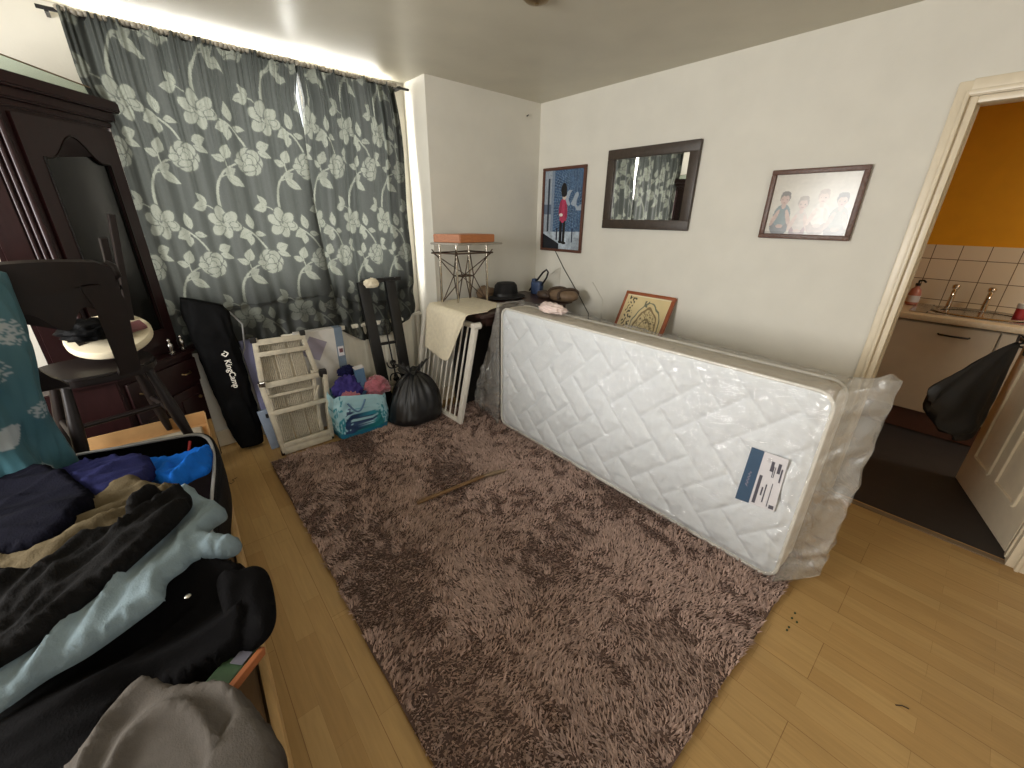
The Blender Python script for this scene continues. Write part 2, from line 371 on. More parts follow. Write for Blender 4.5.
# skirting and small trims
def trimbox(name, lo, hi, m='trim', bev=.006):
    lo, hi = Vector(lo), Vector(hi)
    return struct(MB().box((lo + hi) / 2, hi - lo, bev=bev).build(name, m))
trimbox('baseboard_right', (X1 - .018, .318, 0), (X1, AY, .11))
trimbox('baseboard_alcove', (AX, AY - .018, 0), (X1 - .018, AY, .11))
trimbox('baseboard_back', (X0, Y1 - .018, 0), (AX, Y1, .11))

# door frame
fr = MB()
for y, s in ((DY1, 1), (DY0, -1)):
    fr.box((X1 + .05, y - s * .014, DZ / 2), (.1, .028, DZ), bev=.003)                          # lining
    fr.box((X1 - .008, y + s * .020, DZ / 2 + .027), (.016, .044, DZ + .055), bev=.005)          # architrave
    fr.box((X1 - .019, y + s * .006, DZ / 2 + .01), (.01, .014, DZ + .02), bev=.004)
    fr.box((X1 + .060, y - s * .031, DZ / 2), (.034, .008, DZ - .03), bev=.002)                   # stop
fr.box((X1 + .05, (DY0 + DY1) / 2, DZ - .012), (.1, DY1 - DY0 - .056, .024), bev=.003)
fr.box((X1 - .008, (DY0 + DY1) / 2, DZ + .03), (.016, DY1 - DY0 + .004, .06), bev=.005)
fr.box((X1 - .019, (DY0 + DY1) / 2, DZ + .012), (.01, DY1 - DY0 + .01, .018), bev=.004)
struct(fr.build('trim_1', 'trim', smooth=40))
trimbox('trim_2', (X1 - .005, DY0 + .03, 0), (X1 + .03, DY1 - .03, .006), 'stain', .002)

# ------------------------------------------------------------------ kitchen shell
KX = 4.62
wallbox('wall_kitchen_back', (KX, -2.1, 0), (KX + .1, 1.3, H), 'yellow')
wallbox('wall_kitchen_left', (X1 + .1, 1.2, 0), (KX, 1.3, H), 'yellow')
wallbox('wall_kitchen_right', (X1 + .1, -2.1, 0), (KX, -2.0, H), 'yellow')
struct(MB().box(((X1 + .05 + KX) / 2, -.4, -.049), (KX - X1 - .05, 3.2, .1)).build('floor_kitchen', 'kfloor'))
struct(MB().box((KX - .006, -.4, (.86 + 1.305) / 2), (.012, 3.2, 1.305 - .86)).build('trim_3', 'tile'))

# base cupboards
def cupboard(y0, y1, label, hand_y):
    t = thing('kitchen_cupboard', (4.05, (y0 + y1) / 2, 0), label, 'cupboard')
    MB().box((4.32, (y0 + y1) / 2, .49), (.55, y1 - y0, .64)).build('body', 'whitecab', t)
    MB().box((4.33, (y0 + y1) / 2, .085), (.50, y1 - y0, .17)).build('plinth', 'plinth', t)
    d = MB().box((4.032, (y0 + y1) / 2, .49), (.02, y1 - y0 - .008, .635), bev=.003).build('door', 'whitecab', t)
    h = MB(); h.tube([(4.02, hand_y - .075, .748), (3.995, hand_y - .07, .748), (3.992, hand_y, .747), (3.995, hand_y + .07, .748), (4.02, hand_y + .075, .748)], .006)
    h.build('handle', 'black', d, smooth=60)
    return t
cupboard(-.15, .36, 'cream kitchen cupboard door with dark bar handle, left of the hanging black bag', .05)
cupboard(-.66, -.152, 'cream kitchen cupboard mostly hidden behind the hanging black bag and open door', -.3)
wt = MB().box((4.295, -.35, .845), (.63, 1.5, .04), bev=.008).build('kitchen_worktop', 'worktop', smooth=40)
tag(wt, 'long cream kitchen worktop running over the cupboards under the tiles', 'worktop')
# sink
sk = thing('kitchen_sink', (4.3, .0, .866), 'stainless steel sink with two taps set in the cream worktop', 'sink')
mbs = MB()
mbs.box((4.3, .27, .869), (.46, .1, .006), bev=.002); mbs.box((4.3, -.32, .869), (.46, .1, .006), bev=.002); mbs.box((4.1, -.02, .869), (.06, .5, .006), bev=.002); mbs.box((4.5, -.02, .869), (.06, .5, .006), bev=.002)
mbs.build('rim', 'steel', sk)
mbs = MB(); mbs.lathe([(.2, .868), (.21, .874), (.2, .88), (.17, .872)], (4.3, -.02, 0), 28, 1, 1.15, cap=False); mbs.box((4.3, -.02, .8675), (.3, .42, .002)); mbs.build('bowl', 'steel', sk, smooth=60)
for y in (.15, -.03):
    tp = MB(); tp.tube([(4.5, y, .872), (4.5, y, .97), (4.49, y, 1.0), (4.45, y, 1.01), (4.40, y, 1.0), (4.385, y, .97)], [.018, .014, .013, .012, .011, .01], 10)
    t_ = tp.build('tap', 'chrome', sk, smooth=60)
    MB().lathe([(.008, .995), (.02, 1.01), (.022, 1.03), (.012, 1.04)], (4.5, y, 0), 12).build('tap_handle', 'chrome', t_, smooth=50)
# soap + cup
sp_ = thing('soap_bottle', (4.42, .350, .866), 'pink pump soap bottle on the worktop by the door frame', 'bottle')
MB().lathe([(.03, .866), (.038, .875), (.038, .95), (.03, .985), (.014, 1.0), (.014, 1.015)], (4.42, .350, 0), 18).build('bottle', 'soap', sp_, smooth=40)
pm = MB(); pm.lathe([(.016, 1.012), (.016, 1.03), (.006, 1.032), (.006, 1.05)], (4.42, .350, 0), 12); pm.tube([(4.42, .350, 1.05), (4.40, .325, 1.055), (4.385, .31, 1.045)], .007); pm.build('pump', 'black', sp_, smooth=40)
MB().lathe([(.0386, .89), (.0386, .94)], (4.42, .350, 0), 18, cap=False).build('label', 'labelw', sp_, smooth=40)
cp = thing('cleaner_tub', (4.36, -.205, .866), 'white tub with a red band on the worktop behind the door edge', 'tub')
MB().lathe([(.03, .866), (.034, .87), (.034, .93), (.03, .935)], (4.36, -.205, 0), 18).build('tub', 'red', cp, smooth=40)
MB().lathe([(.034, .9355), (.036, .94), (.036, .965), (.03, .97)], (4.36, -.205, 0), 18).build('lid', 'white', cp, smooth=40)
# kitchen door, hinged on the near jamb and swung into the kitchen
hx, hy = 2.765, -.432
dv = Vector((3.452 - hx, -.222 - hy, 0)); DL = dv.length; dv.normalize(); dn = Vector((-dv.y, dv.x, 0))
kd = thing('panel_door', (hx, hy, 0), 'cream panelled door standing open into the kitchen', 'door')
def dpt(u, n, z): return Vector((hx, hy, 0)) + dv * u + dn * n + Vector((0, 0, z))
a = math.atan2(dv.y, dv.x)
MB().box(dpt(DL / 2, -.02, .955), (DL, .04, 1.9), rz=a, bev=.003).build('door_leaf', 'trim', kd)
for (u0, u1, z0, z1) in ((.11, .33, .2, .85), (.42, .62, .2, .85), (.11, .33, 1.0, 1.75), (.42, .62, 1.0, 1.75)):
    pn = MB()
    for A, B in (((u0, z0), (u1, z0)), ((u1, z0), (u1, z1)), ((u1, z1), (u0, z1)), ((u0, z1), (u0, z0))):
        pn.beam(dpt(A[0], .003, A[1]), dpt(B[0], .003, B[1]), .022, .014, up=dn, bev=.005)
    pn.build('moulding', 'trim', kd)
hh = MB(); hh.box(dpt(DL - .06, .004, .88), (.03, .01, .14), rz=a, bev=.004); hh.tube([dpt(DL - .06, .008, .9), dpt(DL - .06, .045, .9), dpt(DL - .08, .055, .9), dpt(DL - .17, .052, .895)], .009)
hh.build('door_handle', 'blackmetal', kd, smooth=50)
# black bag on the door handle
hb = thing('hanging_black_bag', dpt(DL - .12, .1, .4), 'black plastic bag hanging from the handle of the open kitchen door', 'bag')
hT = dpt(DL - .12, .05, .885); hL, hR = at_x(936, 394, 3.06), at_x(975, 449, 3.20)
def hbag(u, v):
    ang = 2 * PI * u; c, sn = math.cos(ang), math.sin(ang)
    mid = hL.lerp(hR, .5); w = v ** .85 * (1 if v < .88 else 1 - .25 * ((v - .88) / .12) ** 2); half = (hL - hR) * .5
    vv = v if v < .9 else .9 + (v - .9) * 1.2
    C = hT.lerp(mid, vv); n_ = Vector((-.3, .95, 0))
    fold = .10 * math.sin(ang * 6 + 2) * (1 - v) + .05 * math.sin(ang * 11) * (1 - v * .6) + .10 * noise.noise(Vector((c * 2, sn * 2, v * 3)))
    th = (.012 + .085 * v ** 1.2) * (1 if v < .85 else 1 - .8 * ((v - .85) / .15) ** 2)
    crs = .014 * v * math.sin(9 * c + 3 * v + 2 * sn) + .010 * v * noise.noise(Vector((c * 4, sn * 2, v * 7)))
    drop = Vector((0, 0, -.05 * max(0, 1 - abs(c) * 1.6) * sstep(.6, 1, v)))
    return C + half * (w * math.copysign(abs(c) ** .8, c) + .03 * (1 - v) * c) * (1 + fold * .4) + n_ * (th * .8 * sn * (1 + fold) + .03 * v + .02 + crs) + drop
mb = MB(); vs = mb.grid(lambda u, v: hbag(u, v), 40, 24, True); mb.bm.faces.new(vs[-1]); mb.bm.faces.new(vs[0][::-1])
mb.build('bag_body', 'blackbag', hb, smooth=180)
MB().tube([hbag(0, 0), dpt(DL - .115, .075, .925), dpt(DL - .12, .05, .915), dpt(DL - .12, .04, .89), hbag(.5, 0)], .006, 6).build('bag_loop', 'blackbag', hb, smooth=60)

# ------------------------------------------------------------------ curtains
def draw_tile():
    W_, H_ = 290, 475
    yy, xx = np.mgrid[0:H_, 0:W_].astype(float)
    img = np.zeros((H_, W_))
    def put(fn, val, x0, y0, R):
        for ox in (-W_, 0, W_):
            for oy in (-H_, 0, H_):
                if -R < x0 + ox < W_ + R and -R < y0 + oy < H_ + R:
                    m = fn(xx - x0 - ox, yy - y0 - oy); img[m] = val
    def ell(x, y, a, b, th, val=1., line=True):
        c, s = math.cos(th), math.sin(th)
        q = lambda dx, dy: ((dx * c + dy * s) / a) ** 2 + ((-dx * s + dy * c) / b) ** 2
        if line: put(lambda dx, dy: q(dx, dy) < 1.34, .06, x, y, 90)
        put(lambda dx, dy: q(dx, dy) < 1.0, val, x, y, 90)
    def leaf(x, y, L, w, th, val=.95):
        c, s = math.cos(th), math.sin(th)
        def f(dx, dy):
            u = (dx * c + dy * s) / L; v = (-dx * s + dy * c) / w
            return (u > 0) & (u < 1) & (np.abs(v) < np.sin(np.pi * np.clip(u, 0, 1) ** .8) * .5)
        put(f, val, x, y, 90)
        def g(dx, dy):
            u = (dx * c + dy * s) / L; v = (-dx * s + dy * c)
            return (u > .1) & (u < .85) & (np.abs(v) < .9)
        put(g, .45, x, y, 90)
    def stem(pts, w0, w1):
        n = 60; P = np.array(pts, float)
        for i in range(n):
            t = i / (n - 1); Q = P.copy()
            while len(Q) > 1: Q = Q[:-1] * (1 - t) + Q[1:] * t
            r = w0 + (w1 - w0) * t
            put(lambda dx, dy: dx * dx + dy * dy < r * r, .98, Q[0][0], Q[0][1], 10)
    ax, ay = 90, 110; bx, by = 275, 305
    # stems first
    stem([(ax + 40, ay + 8), (ax + 95, ay + 20), (ax + 150, ay + 60), (ax + 180, ay + 130)], 3, 5)
    stem([(bx - 40, by + 8), (bx - 100, by + 15), (bx - 175, by + 60), (bx - 185, by + 130), (ax - 3, ay + 475 - 68)], 3, 8)
    stem([(bx - 168, by + 105), (bx - 160, by + 68), (bx - 118, by + 66)], 3.5, 2.5)
    stem([(bx - 112, by + 28), (bx - 118, by + 5), (bx - 116, by - 20)], 3, 2.5)
    stem([(ax - 25, ay - 55), (ax - 50, ay - 75), (ax - 65, ay - 78)], 3, 2.5)
    # leaves along stem A-B
    leaf(ax + 128, ay + 30, 76, 40, -1.75); leaf(ax + 118, ay + 42, 70, 50, 2.75); leaf(ax + 112, ay + 60, 52, 38, 1.8); leaf(ax + 138, ay + 50, 54, 28, .2)
    # leaves at B stem
    leaf(bx - 117, by - 8, 66, 52, -1.2); leaf(bx - 119, by + 4, 56, 32, -2.7)
    leaf(bx - 126, by + 62, 58, 40, -.5, .8); leaf(bx - 124, by + 66, 92, 42, .55)
    leaf(bx + 46, by - 66, 62, 46, -.3); leaf(bx + 48, by - 50, 66, 30, .4)
    # leaves above A
    leaf(ax - 64, ay - 78, 66, 44, 2.95); leaf(ax - 62, ay - 84, 62, 32, -2.25)
    # flower A : open six petals
    for k in range(6):
        th = k * PI / 3 + .3 + (.12 if k % 2 else 0); R = 40 if k % 2 else 44
        ell(ax + R * math.cos(th), ay + R * math.sin(th) * .95, 36, 25, th, .9 + .06 * (k % 2))
    for k in range(6):
        th = k * PI / 3 + .3; c, s = math.cos(th), math.sin(th)
        for d in (-.25, 0.2):
            put(lambda dx, dy: (np.abs(-(dx) * math.sin(th + d) + dy * math.cos(th + d)) < 1.0) & (dx * math.cos(th + d) + dy * math.sin(th + d) > 8) & (dx * math.cos(th + d) + dy * math.sin(th + d) < 40), .4, ax, ay, 70)
    ell(ax + 6, ay + 8, 22, 12, .4, .95); ell(ax + 44, ay + 10, 20, 13, .2, .95); put(lambda dx, dy: dx * dx + dy * dy < 40, .15, ax - 3, ay - 2, 20)
    # flower B : rose
    for k in range(7):
        th = k * 2 * PI / 7; ell(bx + 36 * math.cos(th), by + 36 * math.sin(th), 30, 27, th + PI / 2, .86)
    for k in range(5):
        th = k * 2 * PI / 5 + .6; ell(bx + 20 * math.cos(th), by + 20 * math.sin(th), 24, 17, th + PI / 2, .95)
    ell(bx - 2, by + 2, 15, 19, .3, .98); ell(bx - 6, by + 28, 30, 14, -.2, .92); ell(bx - 50, by + 4, 22, 14, .1, .92)
    return img
TILE = draw_tile()
def tile_at(u, v):                       # metres
    iu = (np.asarray(u) / 1.15 * 1000 + 5000).astype(int) % TILE.shape[1]; iv = (np.asarray(v) / 1.15 * 1000 + 5000).astype(int) % TILE.shape[0]
    return TILE[iv, iu]
BG, FG = lines((44, 46, 44)), lines((84, 86, 79))
rodz = 2.262
def curtain(name, xa, xb, ztop, fbot, label, u0, v0, seed, amp, hem, depth=0.0, edge=None, full=1.06):
    u0 -= 5 * 1.15 % (.29 * 1.15); v0 -= 5 * 1.15 % (.475 * 1.15)
    dx = .0030; nx = int((xb - xa) / dx); nz = 480
    vs = []; uv = []
    t = thing(name, ((xa + xb) / 2, 2.96, 0), label, 'curtain', None)
    X = np.linspace(0, 1, nx)
    for j in range(nz):
        v = j / (nz - 1)
        for i in range(nx):
            s = X[i]
            zb = fbot(s)
            z = ztop - (ztop - zb) * v
            x = xa + (xb - xa) * s
            if edge: x += edge(s, v)
            gather = math.exp(-v * 7)
            d = amp * (.6 + .6 * gather) * math.sin(s * (xb - xa) * 70 + 2.2 * noise.noise(Vector((s * 5, v * .8, seed)))) * (.5 + .5 * noise.noise(Vector((s * 9, v * .3, seed + 9)))) * 1.4
            d += .030 * noise.noise(Vector((s * (xb - xa) * 9, v * .7, seed + 3)))
            d += .012 * gather * math.sin(s * (xb - xa) * 230 + noise.noise(Vector((s * 20, 0, seed))) * 4)
            d += .010 * noise.noise(Vector((s * 7, v * 7, seed + 5))) * v
            y = 2.962 + depth - d
            if v > .84:                                  # the foot is pulled back on to the sill and radiator
                q = (v - .84) / .16
                y += -.016 * math.sin(q * PI * 2 + s * 3) + hem * q
                z += .012 * math.sin(s * 14 + seed) * q
            vs.append((x, y, z)); uv.append((s * (xb - xa) * full + u0, (ztop - z) + v0 + .012 * gather * math.sin(s * 90)))
    me = bpy.data.meshes.new('curtain_cloth')
    idx = np.arange(nx * nz).reshape(nz, nx)
    fc = np.stack([idx[:-1, :-1], idx[1:, :-1], idx[1:, 1:], idx[:-1, 1:]], -1).reshape(-1, 4)
    me.from_pydata([Vector(p) - t.location for p in vs], [], fc.tolist())
    me.polygons.foreach_set('use_smooth', [True] * len(me.polygons))
    o = bpy.data.objects.new('curtain_cloth', me); COL.objects.link(o); o.parent = t; me.materials.append(M['curtain'])
    uv = np.array(uv); k = tile_at(uv[:, 0], uv[:, 1])[:, None]
    g = rng.normal(0, 1, (len(uv), 1)) * .05
    c = BG * (1 - k) + FG * k; c = c * (1 + g)
    set_pattern(o, np.c_[np.clip(c, 0, 1), np.ones(len(c))])
    hd = MB(); n = int((xb - xa) / .006)
    pts = []
    for i in range(n):
        s = i / (n - 1); pts.append((xa + (xb - xa) * s, 2.958 + .008 * math.sin(i * 1.9 + seed), ztop - .006 + .006 * noise.noise(Vector((i * .6, seed, 0)))))
    hd.tube(pts, .012, 6); hd.build('heading_tape', 'greytop', t, smooth=180)
    return t
cl = curtain('floral_curtain', -.055, .905, 2.262, lambda s: .66 + .03 * s, 'dark grey floral curtain, the left one beside the dark cabinet', .318, .3585, 1.3, .018, .02,
             edge=lambda s, v: .01 * v * (s - .5) - (.03 * math.sin(min(1, v * 1.2) * PI) * s) - .026 * s ** 10 * max(0, 1 - abs(v - .11) / .11) + .055 * (1 - s) ** 4 * sstep(.14, .3, v))
_a = at_y(341, 127, 2.96); UR = .1035 - (_a.x - .885 + .02) * 1.6; VR = .1265 - (2.258 - _a.z)
cr = curtain('floral_curtain', .885, 1.505, 2.258, lambda s: .70 - .13 * math.sin(s * PI) ** 1.2 + .02 * s, 'dark grey floral curtain, the right one above the black metal frame', UR, VR, 6.1, .036, -.02, depth=.014,
             edge=lambda s, v: .012 * math.sin(v * 3 * PI) * s - .05 * sstep(.15, .6, v) * (1 - s) + .02 * (1 - s) ** 3 * max(0, 1 - abs(v - .11) / .11) + .03 * math.sin(PI * v) * s, full=1.6)
rod = thing('curtain_rod', (.75, 2.975, 2.245), 'thin dark metal rod carrying the floral curtains', 'curtain rod')
MB().tube([(-.12, 2.972, 2.25), (1.603, 2.972, 2.245)], .008, 10).build('rod', 'blackmetal', rod, smooth=60)
for x in (-.09, .02, 1.54):
    MB().box((x, 3.01, 2.247), (.014, .08, .02), bev=.003).build('bracket', 'blackmetal', rod)

# ------------------------------------------------------------------ radiator
rd = thing('radiator', (1.0, 2.98, .1), 'cream panel radiator under the curtained window', 'radiator')
rb = MB(); rb.box((.99, 3.005, .42), (1.0, .05, .52), bev=.01)
for i in range(24): rb.box((.52 + i * .041, 2.980, .42), (.026, .006, .46), bev=.002)
rb.build('panel', 'cream', rd, smooth=40)
rg = MB(); rg.box((.99, 3.0, .69), (1.0, .07, .03), bev=.004)
for i in range(30): rg.box((.51 + i * .033, 2.962, .69), (.012, .01, .02))
rg.build('top_grille', 'cream', rd)
rv = MB(); rv.tube([(1.49, 2.99, .2), (1.545, 2.985, .2), (1.545, 2.985, .03), (1.545, 2.985, .0)], .009); rv.tube([(1.535, 2.965, .03), (1.535, 2.965, .71)], .014); rv.box((1.53, 2.965, .72), (.075, .03, .022), bev=.006)
rv.build('pipe', 'white', rd, smooth=50)

# ------------------------------------------------------------------ frames on the picture wall
def yz_pattern(o, fn):
    co = np.empty(len(o.data.vertices) * 3); o.data.vertices.foreach_get('co', co); return co.reshape(-1, 3)
def framed(name, y0, y1, z0, z1, fw, fd, fm, label, cat, inner, pic=None, res=.003, bevel=.006, x=X1):
    """y0 is the far (left) edge, y1 the near (right) edge"""
    t = thing(name, (x, (y0 + y1) / 2, z0), label, cat)
    f = MB(); xc = x - fd / 2 - .002
    f.box((xc, (y0 + y1) / 2, z1 - fw / 2), (fd, abs(y0 - y1), fw), bev=bevel); f.box((xc, (y0 + y1) / 2, z0 + fw / 2), (fd, abs(y0 - y1), fw), bev=bevel)
    f.box((xc, y0 - fw / 2, (z0 + z1) / 2), (fd, fw, z1 - z0 - 2 * fw + .004), bev=bevel); f.box((xc, y1 + fw / 2, (z0 + z1) / 2), (fd, fw, z1 - z0 - 2 * fw + .004), bev=bevel)
    f.build('frame', fm, t, smooth=35)
    if pic is None:
        MB().box((x - fd * .45, (y0 + y1) / 2, (z0 + z1) / 2), (.006, abs(y0 - y1) - 1.6 * fw, z1 - z0 - 1.6 * fw)).build(inner, 'mirror', t)
    else:
        a0, a1, b0, b1 = y0 - fw * .9, y1 + fw * .9, z0 + fw * .9, z1 - fw * .9
        nu = int((a0 - a1) / res); nv = int((b1 - b0) / res); px = x - fd * .5
        g = MB(); g.grid(lambda u, v: (px, a0 + (a1 - a0) * u, b1 + (b0 - b1) * v), nu, nv)
        o = g.build(inner, 'art', t); solid(o, .004, 1)
        u, v = np.meshgrid(np.linspace(0, 1, nu), np.linspace(0, 1, nv)); set_pattern(o, np.c_[pic(u.ravel(), v.ravel()), np.ones(nu * nv)])
    return t
def vnoise(u, v, sc, seed=0):
    return np.array([noise.noise(Vector((a * sc, b * sc, seed))) for a, b in zip(u, v)])
def art_guard(u, v):
    c = np.tile(lines((58, 84, 118)), (len(u), 1)); n = vnoise(u, v, 9, 2); n2 = vnoise(u, v, 40, 5)
    # receding brick courses
    vp = .42; k = (v - vp) / (1.15 - u * .75); row = np.abs(((k * 26) % 1) - .5); br = row > .40
    col = np.abs((((1 / (1.3 - u)) * 16 + np.floor(k * 26) * .5) % 1) - .5) > .43
    c = c * (1 + .5 * n2[:, None] + .35 * n[:, None]); m = (br | col) & (u > .27); c[m] = lines((112, 138, 164)) * (.8 + .7 * n2[m, None])
    lit = (u > .45) & (v > .25) & (v < .5) & (n > .05); c[lit] = c[lit] * .5 + lines((196, 206, 214)) * .5
    s = u < .24; c[s] = lines((150, 160, 172)) * (1 + .3 * n2[s, None]); s = (u < .24) & (v > .42) & (v < .55); c[s] = lines((92, 104, 124))
    s = (u > .1) & (u < .145) & (v > .1) & (v < .83); c[s] = lines((44, 52, 66)); s = (u > .2) & (u < .27); c[s] = lines((120, 136, 156)) * (1 + .2 * n2[s, None])
    g = v > .80 - .06 * u + .04 * (u - .5); c[g] = lines((170, 182, 194)) * (1 + .5 * n[g, None] + .3 * n2[g, None])
    g = v > .90 + .28 * (u - .35); g &= u < .45; c[g] = lines((26, 30, 40))
    g = (v > .84) & (u > .78); c[g] *= .75
    def e(x, y, a, b, col, th=0):
        cc, ss = math.cos(th), math.sin(th); dx, dy = (u - x), (v - y); m = ((dx * cc + dy * ss) / a) ** 2 + ((-dx * ss + dy * cc) / b) ** 2 < 1; c[m] = lines(col) * (1 + .25 * n2[m, None])
    def r(x0, x1, y0, y1, col): m = (u > x0) & (u < x1) & (v > y0) & (v < y1); c[m] = lines(col) * (1 + .25 * n2[m, None])
    r(.45, .52, .62, .9, (18, 18, 26)); r(.535, .60, .60, .91, (18, 18, 26)); r(.36, .40, .72, .88, (40, 46, 62)); r(.77, .80, .72, .9, (40, 48, 66))
    e(.485, .905, .06, .018, (14, 14, 20)); e(.58, .915, .06, .018, (14, 14, 20))
    e(.525, .50, .095, .155, (176, 60, 92)); r(.44, .62, .52, .63, (170, 58, 88)); e(.45, .47, .035, .10, (150, 46, 76), .2); e(.60, .50, .035, .11, (150, 46, 76), -.15)
    e(.475, .555, .045, .02, (226, 220, 214)); e(.54, .33, .045, .035, (206, 186, 170)); e(.525, .245, .075, .085, (16, 16, 22)); e(.535, .29, .07, .04, (16, 16, 22))
    return np.clip(c, 0, 1)
def art_family(u, v):
    n = vnoise(u, v, 5, 1); n2 = vnoise(u, v, 22, 6)
    c = np.tile(lines((196, 190, 178)), (len(u), 1)) * (1 + .12 * n[:, None] + .10 * n2[:, None])
    def e(x, y, a, b, col, th=0):
        cc, ss = math.cos(th), math.sin(th); dx, dy = (u - x) * 1.3, (v - y); m = ((dx * cc + dy * ss) / a) ** 2 + ((-dx * ss + dy * cc) / b) ** 2 < 1; c[m] = lines(col) * (1 + .22 * n2[m, None])
    for x, top, hair, skin, shirt, low, w in ((.18, .36, (66, 58, 56), (176, 144, 132), (76, 104, 112), (70, 80, 92), .14), (.42, .44, (150, 138, 128), (194, 170, 160), (186, 176, 168), (140, 104, 112), .11),
                                             (.64, .34, (176, 160, 150), (206, 184, 174), (206, 200, 190), (160, 140, 134), .14), (.86, .40, (84, 80, 84), (178, 152, 142), (134, 136, 130), (112, 106, 108), .14)):
        e(x, top + .50, w * 1.15, .17, low); e(x, top + .32, w, .19, shirt); e(x - .085, top + .36, .035, .15, skin, .35); e(x + .085, top + .36, .035, .15, skin, -.35)
        e(x, top + .16, .035, .05, skin); e(x, top + .02, .085, .105, hair); e(x, top + .06, .068, .085, skin)
        e(x - .03, top + .055, .010, .008, (60, 50, 48)); e(x + .025, top + .055, .010, .008, (60, 50, 48)); e(x, top + .105, .02, .007, (150, 96, 92))
        e(x, top - .045, .075, .04, hair); e(x, top + .50, .06, .035, skin)
    c = c * .8 + lines((196, 190, 178)) * .2  # whole print paled: glare of its glass put into the colour
    m = v > .95; c[m] *= .7
    return np.clip(c, 0, 1)
def art_map(u, v):
    n = vnoise(u, v, 6, 3); n2 = vnoise(u, v, 26, 8)
    c = np.tile(lines((214, 194, 146)), (len(u), 1)) * (1 + .10 * n[:, None])
    r_ = np.hypot((u - .62) * 1.25, v - .5) + .06 * n
    for R, w, col in ((.40, .012, (110, 112, 92)), (.31, .02, (132, 112, 78)), (.17, .009, (120, 104, 74))): m = np.abs(r_ - R) < w; c[m] = lines(col)
    m = (r_ < .3) & (np.abs(n2) < .08); c[m] = lines((136, 116, 82)); m = (r_ < .3) & (n2 > .38); c[m] = lines((108, 92, 66))
    m = (u < .26) & (u > .07) & (n2 > .12); c[m] = lines((82, 76, 62)); m = (np.abs(np.hypot(u - .2, v - .62) - .1) < .022); c[m] = lines((84, 78, 60))
    m = (u > .46) & (u < .56) & (v > .07) & (v < .16) & (n2 > -.1); c[m] = lines((104, 104, 86))
    b = (np.minimum(u, 1 - u) < .02) | (np.minimum(v, 1 - v) < .025); c[b] = lines((228, 214, 176))
    return np.clip(c, 0, 1)
framed('framed_picture', 2.682, 2.222, 1.191, 1.829, .022, .02, 'pframe', 'brown framed picture of a red-coated guard by a blue brick wall, nearest the corner', 'picture', 'picture', art_guard)
framed('wall_mirror', 2.023, 1.353, 1.388, 1.898, .062, .028, 'mframe', 'wide dark framed mirror reflecting the floral curtain', 'mirror', 'mirror_glass')
framed('framed_photograph', .929, .513, 1.366, 1.703, .024, .026, 'oframe', 'ornate brown framed photograph of four seated people, nearest the kitchen door', 'picture', 'photograph', art_family)
# leaning map frame, standing behind the mattress
lean = math.radians(27); fm_h = .55
mt_ = thing('framed_map', (2.63, 1.54, .96), 'red-brown framed old map leaning on the wall behind the mattress', 'picture')
def mpt(u, v, n=0):                    # u from far edge, v down from the top edge
    return Vector((2.635 - math.sin(lean) * v - math.cos(lean) * n, 1.735 - u, .96 - math.cos(lean) * v + math.sin(lean) * n))
Wm = .39
f = MB()
for (A, B) in (((0, .012), (Wm, .012)), ((0, fm_h - .012), (Wm, fm_h - .012))): f.beam(mpt(*A), mpt(*B), .024, .024, up=(math.cos(lean), 0, -math.sin(lean)), bev=.004)
for u in (.012, Wm - .012): f.beam(mpt(u, .024), mpt(u, fm_h - .024), .024, .024, up=(math.cos(lean), 0, -math.sin(lean)), bev=.004)
f.build('frame', 'redframe', mt_, smooth=35)
g = MB(); g.grid(lambda u, v: mpt(.02 + (Wm - .04) * u, .02 + (fm_h - .04) * v, .006), 130, 180); o = g.build('map_print', 'art', mt_); solid(o, .004, -1)
u, v = np.meshgrid(np.linspace(0, 1, 130), np.linspace(0, 1, 180)); set_pattern(o, np.c_[art_map(u.ravel(), v.ravel()), np.ones(130 * 180)])
low = mpt(0, fm_h)
bk = thing('low_cupboard', (2.4, 1.54, 0), 'low dark cupboard behind the mattress holding up the framed map', 'cupboard')
MB().box((2.42, 1.54, low.z / 2 - .012), (.40, .6, low.z - .026), bev=.005).build('body', 'tablebrown', bk)
MB().box((2.42, 1.54, low.z - .0165), (.42, .62, .022), bev=.005).build('top', 'tablebrown', bk)
# cables down the wall
def cable(name, pts, r, m, label):
    P = [Vector(p) for p in pts]; Q = []
    for i in range(len(P) - 1):
        for k in range(6): Q.append(P[i].lerp(P[i + 1], k / 6))
    Q.append(P[-1]); return tag(MB().tube(Q, r, 6).build(name, m, smooth=180), label, 'cable')
cable('wall_cable', [(2.645, 2.515, 1.2), (2.644, 2.40, 1.06), (2.645, 2.22, .87), (2.645, 2.09, .72), (2.64, 2.07, .3), (2.63, 2.06, .004)], .003, 'black', 'thin dark cable hanging down the wall from the guard picture')
cable('wall_cable', [(2.646, 2.58, .98), (2.646, 2.44, 1.06), (2.646, 2.44, .8), (2.64, 2.44, .3), (2.635, 2.43, .004)], .0025, 'wall', 'thin white cable on the wall beside the blue folding handle')
cable('wall_cable', [(2.647, 2.08, .98), (2.647, 1.97, .86), (2.646, 1.96, .7), (2.64, 1.96, .3), (2.632, 1.95, .004)], .0025, 'wall', 'thin white cable on the wall left of the leaning map')
nl = tag(MB().tube([(2.50, 2.752, 2.19), (2.50, 2.742, 2.19), (2.50, 2.735, 2.196)], .005, 6).build('wall_hook', 'blackmetal'), 'tiny dark hook high on the alcove wall near the ceiling', 'hook')
